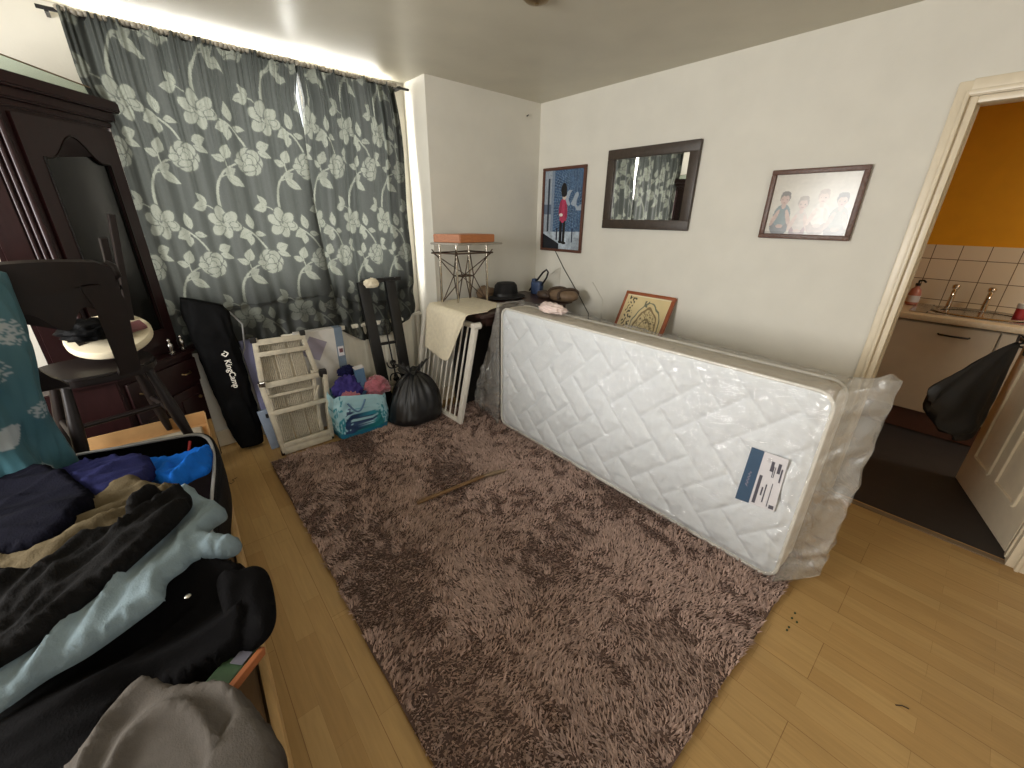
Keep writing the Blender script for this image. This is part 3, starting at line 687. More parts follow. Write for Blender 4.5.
# ceiling rose
cr_ = thing('ceiling_rose', (1.452, 1.555, H), 'brown ceiling light fitting seen at the very top edge', 'light fitting')
MB().lathe([(.06, H - .001), (.058, H - .012), (.045, H - .022), (.018, H - .03)], (1.452, 1.555, 0), 24).build('rose', 'brass', cr_, smooth=50)
MB().lathe([(.012, H - .029), (.008, H - .034)], (1.452, 1.555, 0), 12).build('stub', 'brass', cr_)

# ------------------------------------------------------------------ rug
RX0, RX1, RY0, RY1 = .262, 1.96, .178, 2.585
rugt = thing('shaggy_rug', ((RX0 + RX1) / 2, (RY0 + RY1) / 2, 0), 'large mauve-brown shaggy rug lying in front of the wrapped mattress', 'rug')
def rug_edge(x, y):
    return x + .02 * (y - 1.3) * -0 + .008 * noise.noise(Vector((y * 4, x * 2, 0))), y + .008 * noise.noise(Vector((x * 4, 2, y)))
g = MB(); g.grid(lambda u, v: (*rug_edge(RX0 + (RX1 - RX0) * u, RY0 + (RY1 - RY0) * v), .010), 60, 80)
o = g.build('backing', 'rug', rugt); solid(o, .008, 1)
def make_pile():
    n = 100000
    x = rng.uniform(RX0, RX1, n); y = rng.uniform(RY0, RY1, n)
    keep = ~((x > 1.705) & (x < 1.885) & (y > .24) & (y < 2.1)); x, y = x[keep], y[keep]; n = len(x)
    gx, gy = 140, 200
    fld = np.zeros((gy, gx, 4))
    for j in range(gy):
        for i in range(gx):
            a_, b_ = i * (RX1 - RX0) / gx, j * (RY1 - RY0) / gy
            fld[j, i] = (noise.noise(Vector((a_ * 3.2, b_ * 3.2, 1))) + .8 * noise.noise(Vector((a_ * 16, b_ * 16, 4))), noise.noise(Vector((a_ * 3.2, b_ * 3.2, 11))) + .8 * noise.noise(Vector((a_ * 16, b_ * 16, 14))),
                         noise.noise(Vector((a_ * 22, b_ * 22, 30))), noise.noise(Vector((a_ * 2.2, b_ * 2.2, 40))))
    ii = np.clip(((x - RX0) / (RX1 - RX0) * gx).astype(int), 0, gx - 1); jj = np.clip(((y - RY0) / (RY1 - RY0) * gy).astype(int), 0, gy - 1)
    q = fld[jj, ii]
    ang = np.arctan2(q[:, 1], q[:, 0] + .15) + rng.normal(0, .55, n); ln = np.clip(.30 + .55 * np.hypot(q[:, 0], q[:, 1]), .25, .95) + rng.normal(0, .15, n)
    h = (.024 + .007 * q[:, 2]) * rng.uniform(.75, 1.2, n); Lh = h * np.clip(ln, .1, 1.1) * 1.25
    dx, dy = np.cos(ang), np.sin(ang); wx, wy = -dy, dx; w = rng.uniform(.0018, .0034, n)
    tw = rng.uniform(-.8, .8, n); wx, wy = wx * np.cos(tw) - wy * np.sin(tw), wx * np.sin(tw) + wy * np.cos(tw)
    V = np.zeros((n, 5, 3)); z0 = .009
    for k, (t, hh_, ww) in enumerate(((0, 0, 1), (.35, .62, 1.1))):
        bx, by, bz = x + dx * Lh * t, y + dy * Lh * t, z0 + h * hh_
        V[:, 2 * k] = np.c_[bx - wx * w * ww, by - wy * w * ww, bz]; V[:, 2 * k + 1] = np.c_[bx + wx * w * ww, by + wy * w * ww, bz]
    V[:, 4] = np.c_[x + dx * Lh, y + dy * Lh, z0 + h * .95]
    b = (np.arange(n) * 5)[:, None]
    quad = (b + np.array([[0, 1, 3, 2]])); tri = (b + np.array([[2, 3, 4]]))
    me = bpy.data.meshes.new('pile'); me.vertices.add(n * 5); me.vertices.foreach_set('co', (V.reshape(-1, 3) - np.array(rugt.location)).ravel())
    loops = np.concatenate([quad.ravel(), tri.ravel()]); me.loops.add(len(loops)); me.loops.foreach_set('vertex_index', loops)
    st = np.concatenate([np.arange(n) * 4, n * 4 + np.arange(n) * 3]); me.polygons.add(2 * n); me.polygons.foreach_set('loop_start', st)
    me.update(calc_edges=True); me.validate()
    o = bpy.data.objects.new('pile', me); COL.objects.link(o); o.parent = rugt; o['kind'] = 'stuff'
    base = lines((188, 162, 150)); vr = rng.uniform(.72, 1.25, n) * (1 + .12 * q[:, 3])
    c = np.clip(base[None] * vr[:, None], 0, 1); c = np.repeat(c, 5, axis=0)
    set_pattern(o, np.c_[c, np.ones(len(c))])
    me.materials.append(attr_mat('pile_yarn', .85, .12, 0, 10, .15))
make_pile()
# thin stick on the rug
stk = thing('thin_stick', (1.0, 1.6, .04), 'thin broken wooden stick lying on the shaggy rug', 'stick')
s0, s1, s2 = at_z(417, 503, .043), at_z(484, 476, .043), at_z(506, 470, .045)
mb = MB(); mb.beam(s0, s1, .022, .010, bev=.003); mb.build('shaft', 'mdf', stk)
mb = MB(); mb.tube([s1, s1.lerp(s2, .3), s1.lerp(s2, .7), s2], [.009, .012, .012, .007], 8); mb.build('torn_end', 'stain', stk, smooth=60)
# crumbs on the laminate near the rug
for i, (px, py) in enumerate(((792, 618), (797, 622), (789, 627), (795, 613), (787, 630))):
    p = at_z(px, py, .0015); tag(MB().lathe([(.002, 0), (.004, .0012), (.001, .0025)], (p.x, p.y, 0), 6, 1.6, 1).build('dirt_crumb', 'green'), 'dark crumb of dirt on the laminate off the near corner of the rug', 'crumb', 'crumbs of dirt by the rug corner')
p = at_z(902, 706, .0015); tag(MB().tube([(p.x - .012, p.y + .014, .002), (p.x + .002, p.y, .002), (p.x + .006, p.y - .016, .002)], .002, 5).build('dark_sliver', 'brownleather'), 'small curved dark sliver on the bare laminate at lower right', 'litter')
p = at_z(232, 482, .001); tag(MB().tube([p + Vector((-.02, .012, .001)), p + Vector((-.005, -.02, .001)), p + Vector((.012, .0, .001)), p + Vector((.004, .02, .001)), p + Vector((.03, .03, .001))], .0016, 5).build('hair_tie', 'black'), 'small dark curl of cord on the laminate beside the suitcase', 'cord')

# ------------------------------------------------------------------ mattress
mx0, mx1, my0, my1, mz0, mz1 = 1.70, 1.885, .225, 2.08, .024, .892
mtr = thing('mattress', ((mx0 + mx1) / 2, (my0 + my1) / 2, 0), 'white quilted single mattress wrapped in clear plastic, standing on its long edge', 'mattress')
def brick_d(p, q):
    i, j = math.floor(p), math.floor(q); r = (i - j) % 4; fx, fy = p - i, q - j
    d = []
    if r == 0: d = [fx, fy, 1 - fy]
    elif r == 1: d = [1 - fx, fy, 1 - fy]
    elif r == 2: d = [fx, 1 - fx, 1 - fy]
    else: d = [fx, 1 - fx, fy]
    return min(d)
def mface(u, v, side):
    y = my1 + (my0 - my1) * u; z = mz1 + (mz0 - mz1) * v
    a_, b_ = (my1 - y), (mz1 - z)
    c = .132; p, q = (a_ + b_ * 1.0) / (c * 1.414), (a_ - b_ * 1.0) / (c * 1.414) + 20
    d = brick_d(p, q) * c
    hgt = .013 * (1 - math.exp(-d / .016)) + .004 * noise.noise(Vector((y * 22, z * 22, 1)))
    # rounded corners and edges
    e = min(a_, my0 * 0 + (y - my0), b_, z - mz0); edge = sstep(0, .05, e)
    rc = .06; yy, zz = y, z
    cy = min(max(y, my0 + rc), my1 - rc); cz = min(max(z, mz0 + rc), mz1 - rc)
    vx, vz = y - cy, z - cz; l = math.hypot(vx, vz)
    if abs(vx) > 1e-6 and abs(vz) > 1e-6:
        k = rc / max(l, 1e-6) * max(abs(vx), abs(vz)) / rc
        yy, zz = cy + vx * k, cz + vz * k
    x = (mx0 if side < 0 else mx1) - side * (-.006) * 0 + side * (hgt * edge - .012 * (1 - edge))
    return (x, yy, zz)
mb = MB(); mb.grid(lambda u, v: mface(u, v, -1), 330, 160); fo = mb.build('quilted_face', 'mattress', mtr, smooth=180)
mb = MB(); mb.grid(lambda u, v: mface(u, v, 1), 120, 60); mb.build('quilted_face', 'mattress', mtr, smooth=180)
def rrect(n=12, inset=0):
    P = []; rc = .06 - inset
    for (cy, cz, a0) in ((my1 - .06, mz1 - .06, 0), (my0 + .06, mz1 - .06, 90), (my0 + .06, mz0 + .06, 180), (my1 - .06, mz0 + .06, 270)):
        for k in range(n + 1):
            an = math.radians(a0 + 90 * k / n); P.append((cy + rc * math.cos(an), cz + rc * math.sin(an)))
    return P
RR = rrect()
mb = MB()
prof = [(.012, -.004), (.03, .002), (.06, .006), (.0925, .007), (.125, .006), (.155, .002), (.173, -.004)]
rings = []
cyc, czc = (my0 + my1) / 2, (mz0 + mz1) / 2
for dx, o_ in prof:
    R_ = rrect(12, -o_); rings.append([mb.bm.verts.new((mx0 + dx, a_, b_)) for a_, b_ in R_])
for A, B in zip(rings, rings[1:]):
    for j in range(len(A)): mb.bm.faces.new((A[j], A[(j + 1) % len(A)], B[(j + 1) % len(A)], B[j]))
mb.build('border', 'border', mtr, smooth=180)
for x in (mx0 + .006, mx1 - .006):
    P = [(x, a_, b_) for a_, b_ in rrect(8)]; MB().tube(P, .0075, 8, closed=True).build('piping', 'white', mtr, smooth=180)
# paper label
LX = mx0 - .022
lb = [at_x(752, 447, LX), at_x(789, 460, LX), at_x(774, 512, LX), at_x(735, 498, LX)]
def lq(u, v, n=0):
    p = lb[0].lerp(lb[1], u).lerp(lb[3].lerp(lb[2], u), v); p.x -= n; return p
lab = MB().slab([lq(0, 0), lq(1, 0), lq(1, 1), lq(0, 1)], (1, 0, 0), .0015).build('label', 'labelw', mtr); lab['label'] = 'white and blue printed paper label'
MB().slab([lq(0, 0, .0006), lq(.36, 0, .0006), lq(.36, 1, .0006), lq(0, 1, .0006)], (1, 0, 0), .0005).build('blue_band', 'labelb', lab)
pr = MB()
for (u0, u1, v0, v1) in ((.42, .50, .42, .96), (.56, .6, .62, .78), (.64, .67, .55, .9), (.70, .72, .2, .4), (.74, .76, .2, .4), (.9, .94, .2, .45), (.84, .96, .9, .97), (.78, .80, .5, .95), (.62, .70, .12, .3), (.80, .88, .12, .3)):
    pr.slab([lq(u0, v0, .001), lq(u1, v0, .001), lq(u1, v1, .001), lq(u0, v1, .001)], (1, 0, 0), .0004)
pr.build('print', 'ink', lab)
pr = MB(); P = [lq(.17 + .035 * math.sin(i * 1.7), .42 + .28 * i / 16, .0012) for i in range(17)]; pr.tube(P, .0014, 5); pr.build('script_mark', 'lilac_ink', lab)
# plastic wrap: stations along y, flattened and sealed beyond both ends
def wrap_section(y):
    """returns (half thickness, z0, z1, x shift) of the bag at station y"""
    t, z0, z1, sh = .5 * (mx1 - mx0) + .018, .014, mz1 + .012, 0.0
    if y > my1:
        q = (y - my1) / .40; t = t * (1 - q) ** 1.3 + .010; z1 = mz1 + .02 - .76 * max(0, q - .06) ** .85; z0 = .016; sh = -.02 * q
    if y < my0:
        q = (my0 - y) / .13; t = t * (1 - q) ** .8 + .008; z1 = mz1 + .012 + .055 * q; z0 = .03 + .05 * q; sh = .02 * q
    return t, z0, max(z1, z0 + .12), sh
def wrap_pt(s, y):
    t, z0, z1, sh = wrap_section(y); xc = (mx0 + mx1) / 2 + sh
    Lz = z1 - z0; per = 2 * (Lz + 2 * t); d = s * per
    r = min(.035, t * .95)
    if d < Lz: x, z, nx, nz = xc - t, z0 + d, -1, 0
    elif d < Lz + 2 * t: x, z, nx, nz = xc - t + (d - Lz), z1, 0, 1
    elif d < 2 * Lz + 2 * t: x, z, nx, nz = xc + t, z1 - (d - Lz - 2 * t), 1, 0
    else: x, z, nx, nz = xc + t - (d - 2 * Lz - 2 * t), z0, 0, -1
    w = .0045 * noise.noise(Vector((y * 7, z * 5, s * 3))) + .006 * abs(noise.noise(Vector((y * 16 + z * 9, z * 4, 7)))) + .004 * noise.noise(Vector((y * 30, z * 22, 2)))
    if nz == 1: w += .008 + .012 * noise.noise(Vector((y * 9, x * 20, 1))) + .008 * math.sin(y * 40 + x * 30) * noise.noise(Vector((y * 5, 3, 3)))
    end = max(0, (y - my1) / .4, (my0 - y) / .13)
    w += end * (.02 * noise.noise(Vector((y * 10, z * 9, 5))) + .015 * math.sin(z * 30 + 8 * noise.noise(Vector((y * 6, z * 6, 1)))))
    if nz == -1: w *= .1
    return Vector((x + nx * w, y + end * .012 * noise.noise(Vector((z * 14, s, 2))), max(.008, z + nz * w)))
def wrap_part(name, ya, yb, ny, m):
    mb = MB(); mb.grid(lambda u, v: wrap_pt(u, ya + (yb - ya) * v), 260, ny, True); o = mb.build(name, m, mtr, smooth=180); return o
w1 = wrap_part('plastic_wrap', my0, my1, 260, 'film'); w1['label'] = 'clear creased plastic sleeve'
w2 = wrap_part('sealed_end', my1, my1 + .40, 60, 'film_end'); w2['label'] = 'bunched clear plastic end'
w3 = wrap_part('sealed_end', my0 - .13, my0, 40, 'film_end'); w3['label'] = 'bunched clear plastic end'
# crumpled tissue on top of the mattress
def crumple(name, c, r, m, label, cat, sq=(1, 1, .6), seed=1, amp=.35, fr=2.2, parent=None, n=28):
    mb = MB(); b = bmesh.new(); bmesh.ops.create_icosphere(b, subdivisions=4, radius=1)
    for v in b.verts:
        d = 1 + amp * (1 - 2.4 * abs(noise.noise(v.co * fr + Vector((seed, 0, 0))))) - amp * .4 + .3 * amp * (1 - 3 * abs(noise.noise(v.co * fr * 2.1 + Vector((0, seed, 0))))) + .18 * noise.noise(v.co * 1.3 + Vector((0, 0, seed)))
        p = v.co * d; v.co = Vector((p.x * r * sq[0], p.y * r * sq[1], max(-.75, p.z) * r * sq[2])) + Vector(c)
    mb.add(b); o = mb.build(name, m, parent, smooth=180)
    if not parent: tag(o, label, cat)
    return o
crumple('crumpled_tissue', (1.80, 1.71, mz1 + .045), .055, 'tissue', 'crumpled pale pink tissue lying on top of the wrapped mattress', 'tissue', (.9, 1.7, .55), 3)

# ------------------------------------------------------------------ alcove table and what stands on it
TZ = .84
tb = thing('side_table', (2.0, 2.45, 0), 'dark brown table in the alcove partly under a cream cloth', 'table')
MB().box((2.04, 2.44, TZ - .012), (.92, .58, .024), bev=.006).build('tabletop', 'tablebrown', tb)
MB().box((2.07, 2.45, TZ - .06), (.82, .50, .07), bev=.003).build('apron', 'tablebrown', tb)
for x in (1.96, 2.45):
    for y in (2.23, 2.69): MB().beam((x, y, TZ - .024), (x, y, 0), .05, .05, up=(1, 0, 0), bev=.004).build('leg', 'tablebrown', tb)
bx_ = thing('dark_filler_box', (2.0, 2.62, 0), 'added black box darkening the space under the alcove table', 'box')  # box added to make the gap behind the gate dark
MB().box((2.0, 2.62, .32), (.60, .18, .64), bev=.01).build('body', 'black', bx_); MB().box((2.0, 2.62, .655), (.62, .20, .03), bev=.008).build('lid', 'black', bx_)
# cream cloth draped over the left end
def drape(u, v):
    # u along y (front to back), v: 0 on the table far right -> 1 hanging hem
    s = v * .76
    y = 2.19 + .50 * u
    top = .40
    wav = .010 * noise.noise(Vector((u * 4, v * 4, 1)))
    if s < top:
        xx_ = 1.505 + (top - s); z = TZ + .007 + abs(wav) * .6
        lim = sstep(0, .25, u); xx_ = 1.505 + (top - s) * (.42 + .58 * lim)
    else:
        d = s - top; hang = d * (.12 + .88 * sstep(-.08, .42, u)) * (1 - .1 * sstep(.8, 1, u)) ; bend = min(1, d / .03)
        xx_ = 1.505 - .020 * bend - .045 * (d / .44) + .016 * math.sin(u * 9 + 1) * d / .44 + wav; z = TZ + .005 - hang
    return Vector((xx_, y, z))
mb = MB(); mb.grid(drape, 40, 60); o = mb.build('draped_cloth', 'creamcloth', smooth=180); solid(o, .006, 1); tag(o, 'cream fabric mat draped over the left end of the alcove table', 'cloth')
# chrome side stand with bronze wire hourglass
ZB = TZ + .016
sx, sy = 1.738, 2.570
st = thing('wire_side_stand', (sx, sy, ZB), 'small chrome legged stand with crossed bronze wires standing on the cream cloth', 'stand')
feet = [(-.135, -.10), (.06, -.14), (.15, .02), (.0, .13), (-.13, .08)]
feet = [(-.165, .058), (-.09, -.045), (.157, -.08), (.099, .067)]
for (a_, b_) in feet:
    lg = MB(); lg.tube([(sx + a_, sy + b_, ZB + .004), (sx + a_ * .98, sy + b_ * .98, ZB + .41)], .009, 10); lg.build('leg', 'chrome', st, smooth=60)
    pass
plate = MB(); plate.prism([(sx - .23, sy + .07), (sx - .12, sy - .12), (sx + .25, sy - .15), (sx + .14, sy + .09)], ZB + .412, ZB + .426, bev=.003); plate.build('top_plate', 'greytop', st)
ring = [(sx - .22, sy + .07), (sx - .12, sy - .085), (sx + .185, sy - .11), (sx + .12, sy + .09)]
mb = MB(); mb.tube([(x, y, ZB + .355) for x, y in ring], .006, 8, closed=True); mb.build('upper_ring', 'wire', st, smooth=60)
mid = [(sx - .07, sy + .03), (sx - .04, sy - .04), (sx + .06, sy - .04), (sx + .04, sy + .04)]
mb = MB(); mb.tube([(x, y, ZB + .19) for x, y in mid], .005, 8, closed=True); mb.build('waist_ring', 'wire', st, smooth=60)
for k in range(4):
    for d in (0, 1):
        q = ring[(k + d) % 4]; m_ = mid[k]; f_ = feet[(k + d) % 4]
        w = MB(); w.tube([(q[0], q[1], ZB + .36 + .02 * (1 - d)), (m_[0], m_[1], ZB + .19), (sx + f_[0] * .95, sy + f_[1] * .95, ZB + .006)], .0045, 7); w.build('cross_wire', 'wire', st, smooth=60)
wb = tag(MB().prism([(sx - .21, sy + .06), (sx - .09, sy - .10), (sx + .20, sy - .12), (sx + .13, sy + .07)], ZB + .4275, ZB + .482, bev=.004).build('wooden_block', 'orangewood', smooth=35), 'flat orange wooden box lying on top of the wire stand', 'box')
# black hat
ht = thing('black_hat', (2.12, 2.58, TZ), 'black brimmed felt hat on the alcove table', 'hat')
MB().lathe([(.155, .012), (.16, .016), (.15, .02), (.1, .024)], (2.13, 2.55, TZ), 30, 1.1, .9, f=lambda a_, t: 1 + .02 * math.sin(2 * a_)).build('brim', 'felt', ht, smooth=180)
MB().lathe([(.098, .02), (.095, .06), (.088, .105), (.07, .125), (.03, .122), (.005, .115)], (2.13, 2.55, TZ), 30, 1.1, .9).build('crown', 'felt', ht, smooth=180)
MB().lathe([(.1, .024), (.0985, .045)], (2.13, 2.55, TZ), 30, 1.11, .91, cap=False).build('band', 'black', ht, smooth=180)
crumple('tan_pouch', (1.985, 2.63, TZ + .045), .06, 'tan', 'tan pouch squeezed between the wire stand and the black hat', 'pouch', (1.3, .8, .9), 8, .2)
# blue folding handle
bh = thing('folding_trolley', (2.50, 2.56, TZ), 'small blue and black tool with a looped handle standing in the wall corner', 'trolley')
hp = [(2.46, 2.62, TZ + .02), (2.47, 2.545, .95), (2.47, 2.47, 1.03), (2.47, 2.43, 1.055), (2.475, 2.415, 1.035), (2.475, 2.43, .99), (2.47, 2.49, .91), (2.47, 2.53, .87), (2.46, 2.57, TZ + .02)]
MB().tube(hp, .008, 8).build('loop_handle', 'blackmetal', bh, smooth=60)
MB().box((2.465, 2.53, TZ + .055), (.06, .10, .11), rz=.2, bev=.015).build('body', 'denim', bh, smooth=50)
MB().box((2.465, 2.565, TZ + .065), (.045, .035, .13), rz=.2, bev=.012).build('grip', 'denim', bh, smooth=50)
# brown bag right of it
bb = thing('brown_shoulder_bag', (2.43, 2.20, TZ), 'rounded brown shoulder bag with dark straps behind the wrapped mattress', 'bag')
mb = MB(); mb.lathe([(.085, .0), (.12, .02), (.13, .05), (.105, .078), (.05, .088), (.01, .09)], (2.43, 2.20, TZ), 32, .75, 1.15, f=lambda a_, t: 1 + .06 * noise.noise(Vector((math.cos(a_) * 2, math.sin(a_) * 2, t * 4)))); mb.build('body', 'tan', bb, smooth=180)
for k, a0 in enumerate((-.06, .05)):
    P = [(2.43 - .105 * math.cos(t), 2.20 + a0 + .025 * math.sin(t * 2), TZ + .028 + .068 * math.sin(t)) for t in np.linspace(0, PI, 14)]
    MB().tube(P, .012, 8).build('strap', 'brownleather', bb, smooth=180)
mb = MB(); mb.lathe([(.05, 0), (.07, .02), (.06, .05), (.02, .06)], (2.40, 2.37, TZ), 20, .8, 1.1); mb.build('side_pocket', 'brownleather', bb, smooth=180)

# ------------------------------------------------------------------ white stair gate
gt = thing('baby_gate', (1.45, 2.27, 0), 'white metal stair gate leaning against the alcove table', 'gate')
gd = Vector((-.04, 1, 0)).normalized(); gl = .62; gup = Vector((.105, -.08, .75)); gup0 = gup
g0 = Vector((1.452, 2.262, .028))
def gp(u, v): return g0 + gd * u + gup * v
MB().beam(gp(0, 0), gp(0, 1.0), .030, .046, up=gd, bev=.006).build('post', 'white', gt, smooth=40)
MB().beam(gp(gl, 0), gp(gl, 1.0), .030, .046, up=gd, bev=.006).build('post', 'white', gt, smooth=40)
MB().beam(gp(0, .985), gp(gl, .985), .028, .034, bev=.006).build('top_rail', 'white', gt, smooth=40)
MB().beam(gp(0, .02), gp(gl, .02), .028, .030, bev=.006).build('bottom_rail', 'white', gt, smooth=40)
for k in range(9):
    u = .075 + k * .06; MB().tube([gp(u, .03), gp(u, .97)], .0065, 8).build('bar', 'white', gt, smooth=60)
MB().tube([gp(-.005, .985) + Vector((-.022, 0, 0)), gp(-.005, .985) + Vector((.035, 0, 0))], .024, 14).build('end_knob', 'white', gt, smooth=50)

# ------------------------------------------------------------------ black bin bag
bn = thing('bin_bag', (1.265, 2.56, 0), 'tied black bin bag on the far edge of the rug', 'bag')
def binf(a_, t):
    fold = .08 * math.sin(a_ * 7 + 3 * math.sin(t * 3)) * sstep(.15, .9, t) + .055 * math.sin(a_ * 17 + 2 + 2 * t) * sstep(.2, .9, t)
    return 1 + fold + .10 * noise.noise(Vector((math.cos(a_) * 1.5, math.sin(a_) * 1.5, t * 2.2))) + .03 * noise.noise(Vector((math.cos(a_) * 5, math.sin(a_) * 5, t * 5)))
pf = [(.10, .02), (.165, .022), (.192, .045), (.196, .08), (.186, .14), (.168, .20), (.145, .26), (.118, .31), (.085, .35), (.052, .375), (.04, .385)]
pf2 = []
for (r0, z0), (r1, z1) in zip(pf, pf[1:]):
    for k in range(4): pf2.append((r0 + (r1 - r0) * k / 4, z0 + (z1 - z0) * k / 4))
pf2.append(pf[-1])
mb = MB(); mb.lathe(pf2, (1.265, 2.57, .0), 120, 1.12, .88, binf); mb.build('bag_body', 'blackbag', bn, smooth=180)
mb = MB()
def ears(u, v):
    a_ = 2 * PI * u; r = .034 + .06 * v * (1 + .5 * math.sin(a_ * 2 + .6)) + .018 * math.sin(a_ * 9) * v
    return (1.265 + r * math.cos(a_) * 1.15, 2.57 + r * .7 * math.sin(a_), .383 + .055 * v * (1 + .6 * math.cos(a_ * 2 + .5)) + .012 * math.sin(a_ * 11) * v)
mb.grid(ears, 90, 10, True); o = mb.build('gathered_neck', 'blackbag', bn, smooth=180); solid(o, .002, 0)

# ------------------------------------------------------------------ printed shopping bag with contents
bgc = Vector((.865, 2.665, 0))
sb = thing('shopping_bag', bgc, 'teal printed shopping bag full of children things beside the folded platform', 'bag')
bw, bd_, bhh = .355, .19, .285
def bagshell(u, v):
    # rounded-rectangle section, slack sides
    a_ = 2 * PI * u; ex = .32
    cx, cy = math.copysign(abs(math.cos(a_)) ** ex, math.cos(a_)), math.copysign(abs(math.sin(a_)) ** ex, math.sin(a_))
    bulge = 1 + .07 * math.sin(PI * v) + .02 * noise.noise(Vector((cx * 2, cy * 2, v * 4)))
    wob = .010 * noise.noise(Vector((cx * 4 + 3, cy * 4, v * 6)))
    return Vector((bgc.x + .5 * bw * cx * bulge + wob, bgc.y + .5 * bd_ * cy * bulge + wob, .022 + bhh * v * (1 - .10 * cx) + .012 * math.sin(a_ * 3 + 1) * v))
mb = MB(); vs = mb.grid(bagshell, 150, 60, True); mb.bm.faces.new(vs[0][::-1])
o = mb.build('bag_body', 'bagprint', sb, smooth=180); solid(o, .003, -1)
u, v = np.meshgrid(np.arange(150) / 150, np.linspace(0, 1, 60)); u, v = u.ravel(), v.ravel()
n = np.array([noise.noise(Vector((math.cos(2 * PI * a_) * 3, math.sin(2 * PI * a_) * 3, b_ * 5))) for a_, b_ in zip(u, v)]); n2 = np.array([noise.noise(Vector((math.cos(2 * PI * a_) * 9, b_ * 3, b_ * 14))) for a_, b_ in zip(u, v)])
c = np.tile(lines((58, 150, 172)), (len(u), 1)) * (1 + .25 * n[:, None]); m = (n2 + .5 * n + (v - .40) * .9) > -.05; c[m] = lines((166, 208, 220)) * (1 + .1 * n2[m, None])
m = v < .12 + .06 * n; c[m] = lines((36, 116, 148)); uu = (u - .745)
mtn = (np.abs(uu + .015) < .055 * (1 - (v - .1) / .65)) & (v > .1) & (v < .72) & (n2 < .25); c[mtn] = lines((44, 70, 112)) * (1 + .3 * n2[mtn, None])
mt2 = (np.abs(uu - .035) < .035 * (1 - (v - .1) / .5)) & (v > .1) & (v < .55); c[mt2] = lines((40, 128, 138)) * (1 + .25 * n2[mt2, None])
set_pattern(o, np.c_[np.clip(c, 0, 1), np.ones(len(c))])
sv = MB(); P = [Vector((bgc.x - .10 + .0 * t, bgc.y - .10 - .018 * math.sin(PI * t), .28)) + Vector((.12 * t, 0, -.07 * math.sin(PI * t))) for t in np.linspace(0, 1, 12)]
sv.tube(P, .006, 7); sv.build('bag_handle', 'tubeblue', sb, smooth=180)
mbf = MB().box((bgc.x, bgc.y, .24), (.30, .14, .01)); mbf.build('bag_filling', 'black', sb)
bt = thing('blue_narrow_carton', (.915, 2.69, .25), 'tall narrow blue carton sticking out of the teal shopping bag', 'carton')
rot = Matrix.Rotation(-.10, 3, 'Y') @ Matrix.Rotation(.1, 3, 'X')
MB().box((.91, 2.665, .36), (.062, .04, .24), rot=rot, bev=.003).build('carton', 'tubeblue', bt); MB().box((.8975, 2.6525, .485), (.064, .042, .012), rot=rot, bev=.003).build('cap', 'labelw', bt)
crumple('pink_fleece', (1.005, 2.645, .315), .085, 'pinkfleece', 'dusty pink fleece bulging from the right of the teal bag', 'fleece', (.95, .75, .85), 5, .42, 2.6)
crumple('pink_fleece', (.80, 2.615, .285), .058, 'pinkfleece', 'pink fuzzy bundle at the front rim of the teal bag', 'fleece', (1.0, .6, .85), 15, .42, 2.6)
crumple('purple_cloth', (.82, 2.68, .335), .09, 'purple', 'deep purple cloth stuffed in the left of the teal bag', 'cloth', (.95, .6, .95), 25, .42, 2.6)
crumple('blue_knit', (.845, 2.745, .44), .045, 'indigo', 'small dark blue bundle on top of the teal bag contents', 'cloth', (1.2, .8, .8), 35, .42, 2.6)

# ------------------------------------------------------------------ black frame with ironwork
bf = thing('black_metal_frame', (1.2, 2.84, 0), 'black upright frame with scrolled ironwork standing against the curtain', 'frame')
tl, tr_ = Vector((1.085, 2.885, 1.015)), Vector((1.285, 2.875, 1.01)); bl, br_ = Vector((1.15, 2.80, .0)), Vector((1.33, 2.79, .0))
MB().beam(bl, tl, .075, .04, up=(0, 1, 0), bev=.005).build('post', 'blackmetal', bf, smooth=40)
MB().beam(br_, tr_, .075, .04, up=(0, 1, 0), bev=.005).build('post', 'blackmetal', bf, smooth=40)
MB().beam(tl, tl + Vector((.29, -.005, .006)), .03, .03, bev=.004).build('top_bar', 'blackmetal', bf)
for x in (.245, .272): MB().box(tl + Vector((x, -.016, .008)), (.018, .006, .02), bev=.001).build('white_tag', 'labelw', bf)
MB().beam(bl.lerp(tl, .08), br_.lerp(tr_, .08), .03, .04, bev=.004).build('cross_bar', 'blackmetal', bf)
MB().beam(bl.lerp(tl, .55), br_.lerp(tr_, .55), .02, .02, bev=.004).build('cross_bar', 'blackmetal', bf)
ctr = bl.lerp(tl, .33).lerp(br_.lerp(tr_, .33), .55)
ax_ = (br_ - bl).normalized(); ay_ = (tl - bl).normalized()
for s in (1, -1):
    for k in (1, -1):
        P = []
        for t in np.linspace(0, 1, 26):
            r = .012 + .035 * t; an = t * 2.1 * PI
            P.append(ctr + ax_ * (s * .03 + r * math.cos(an) * s * .8 - s * .02) + ay_ * (k * (.06 + r * math.sin(an) * 1.0)))
        MB().tube(P, .005, 7).build('iron_scroll', 'blackmetal', bf, smooth=60)
MB().tube([ctr - ay_ * .17, ctr + ay_ * .36], .006, 8).build('iron_bar', 'blackmetal', bf, smooth=60)
gv = crumple('beige_glove', tuple(tl + Vector((.055, -.03, -.012))), .045, 'creamcloth', 'pale beige cloth scrap hung over the top corner of the black frame', 'cloth', (1.1, .55, .8), 12, .2, 2)

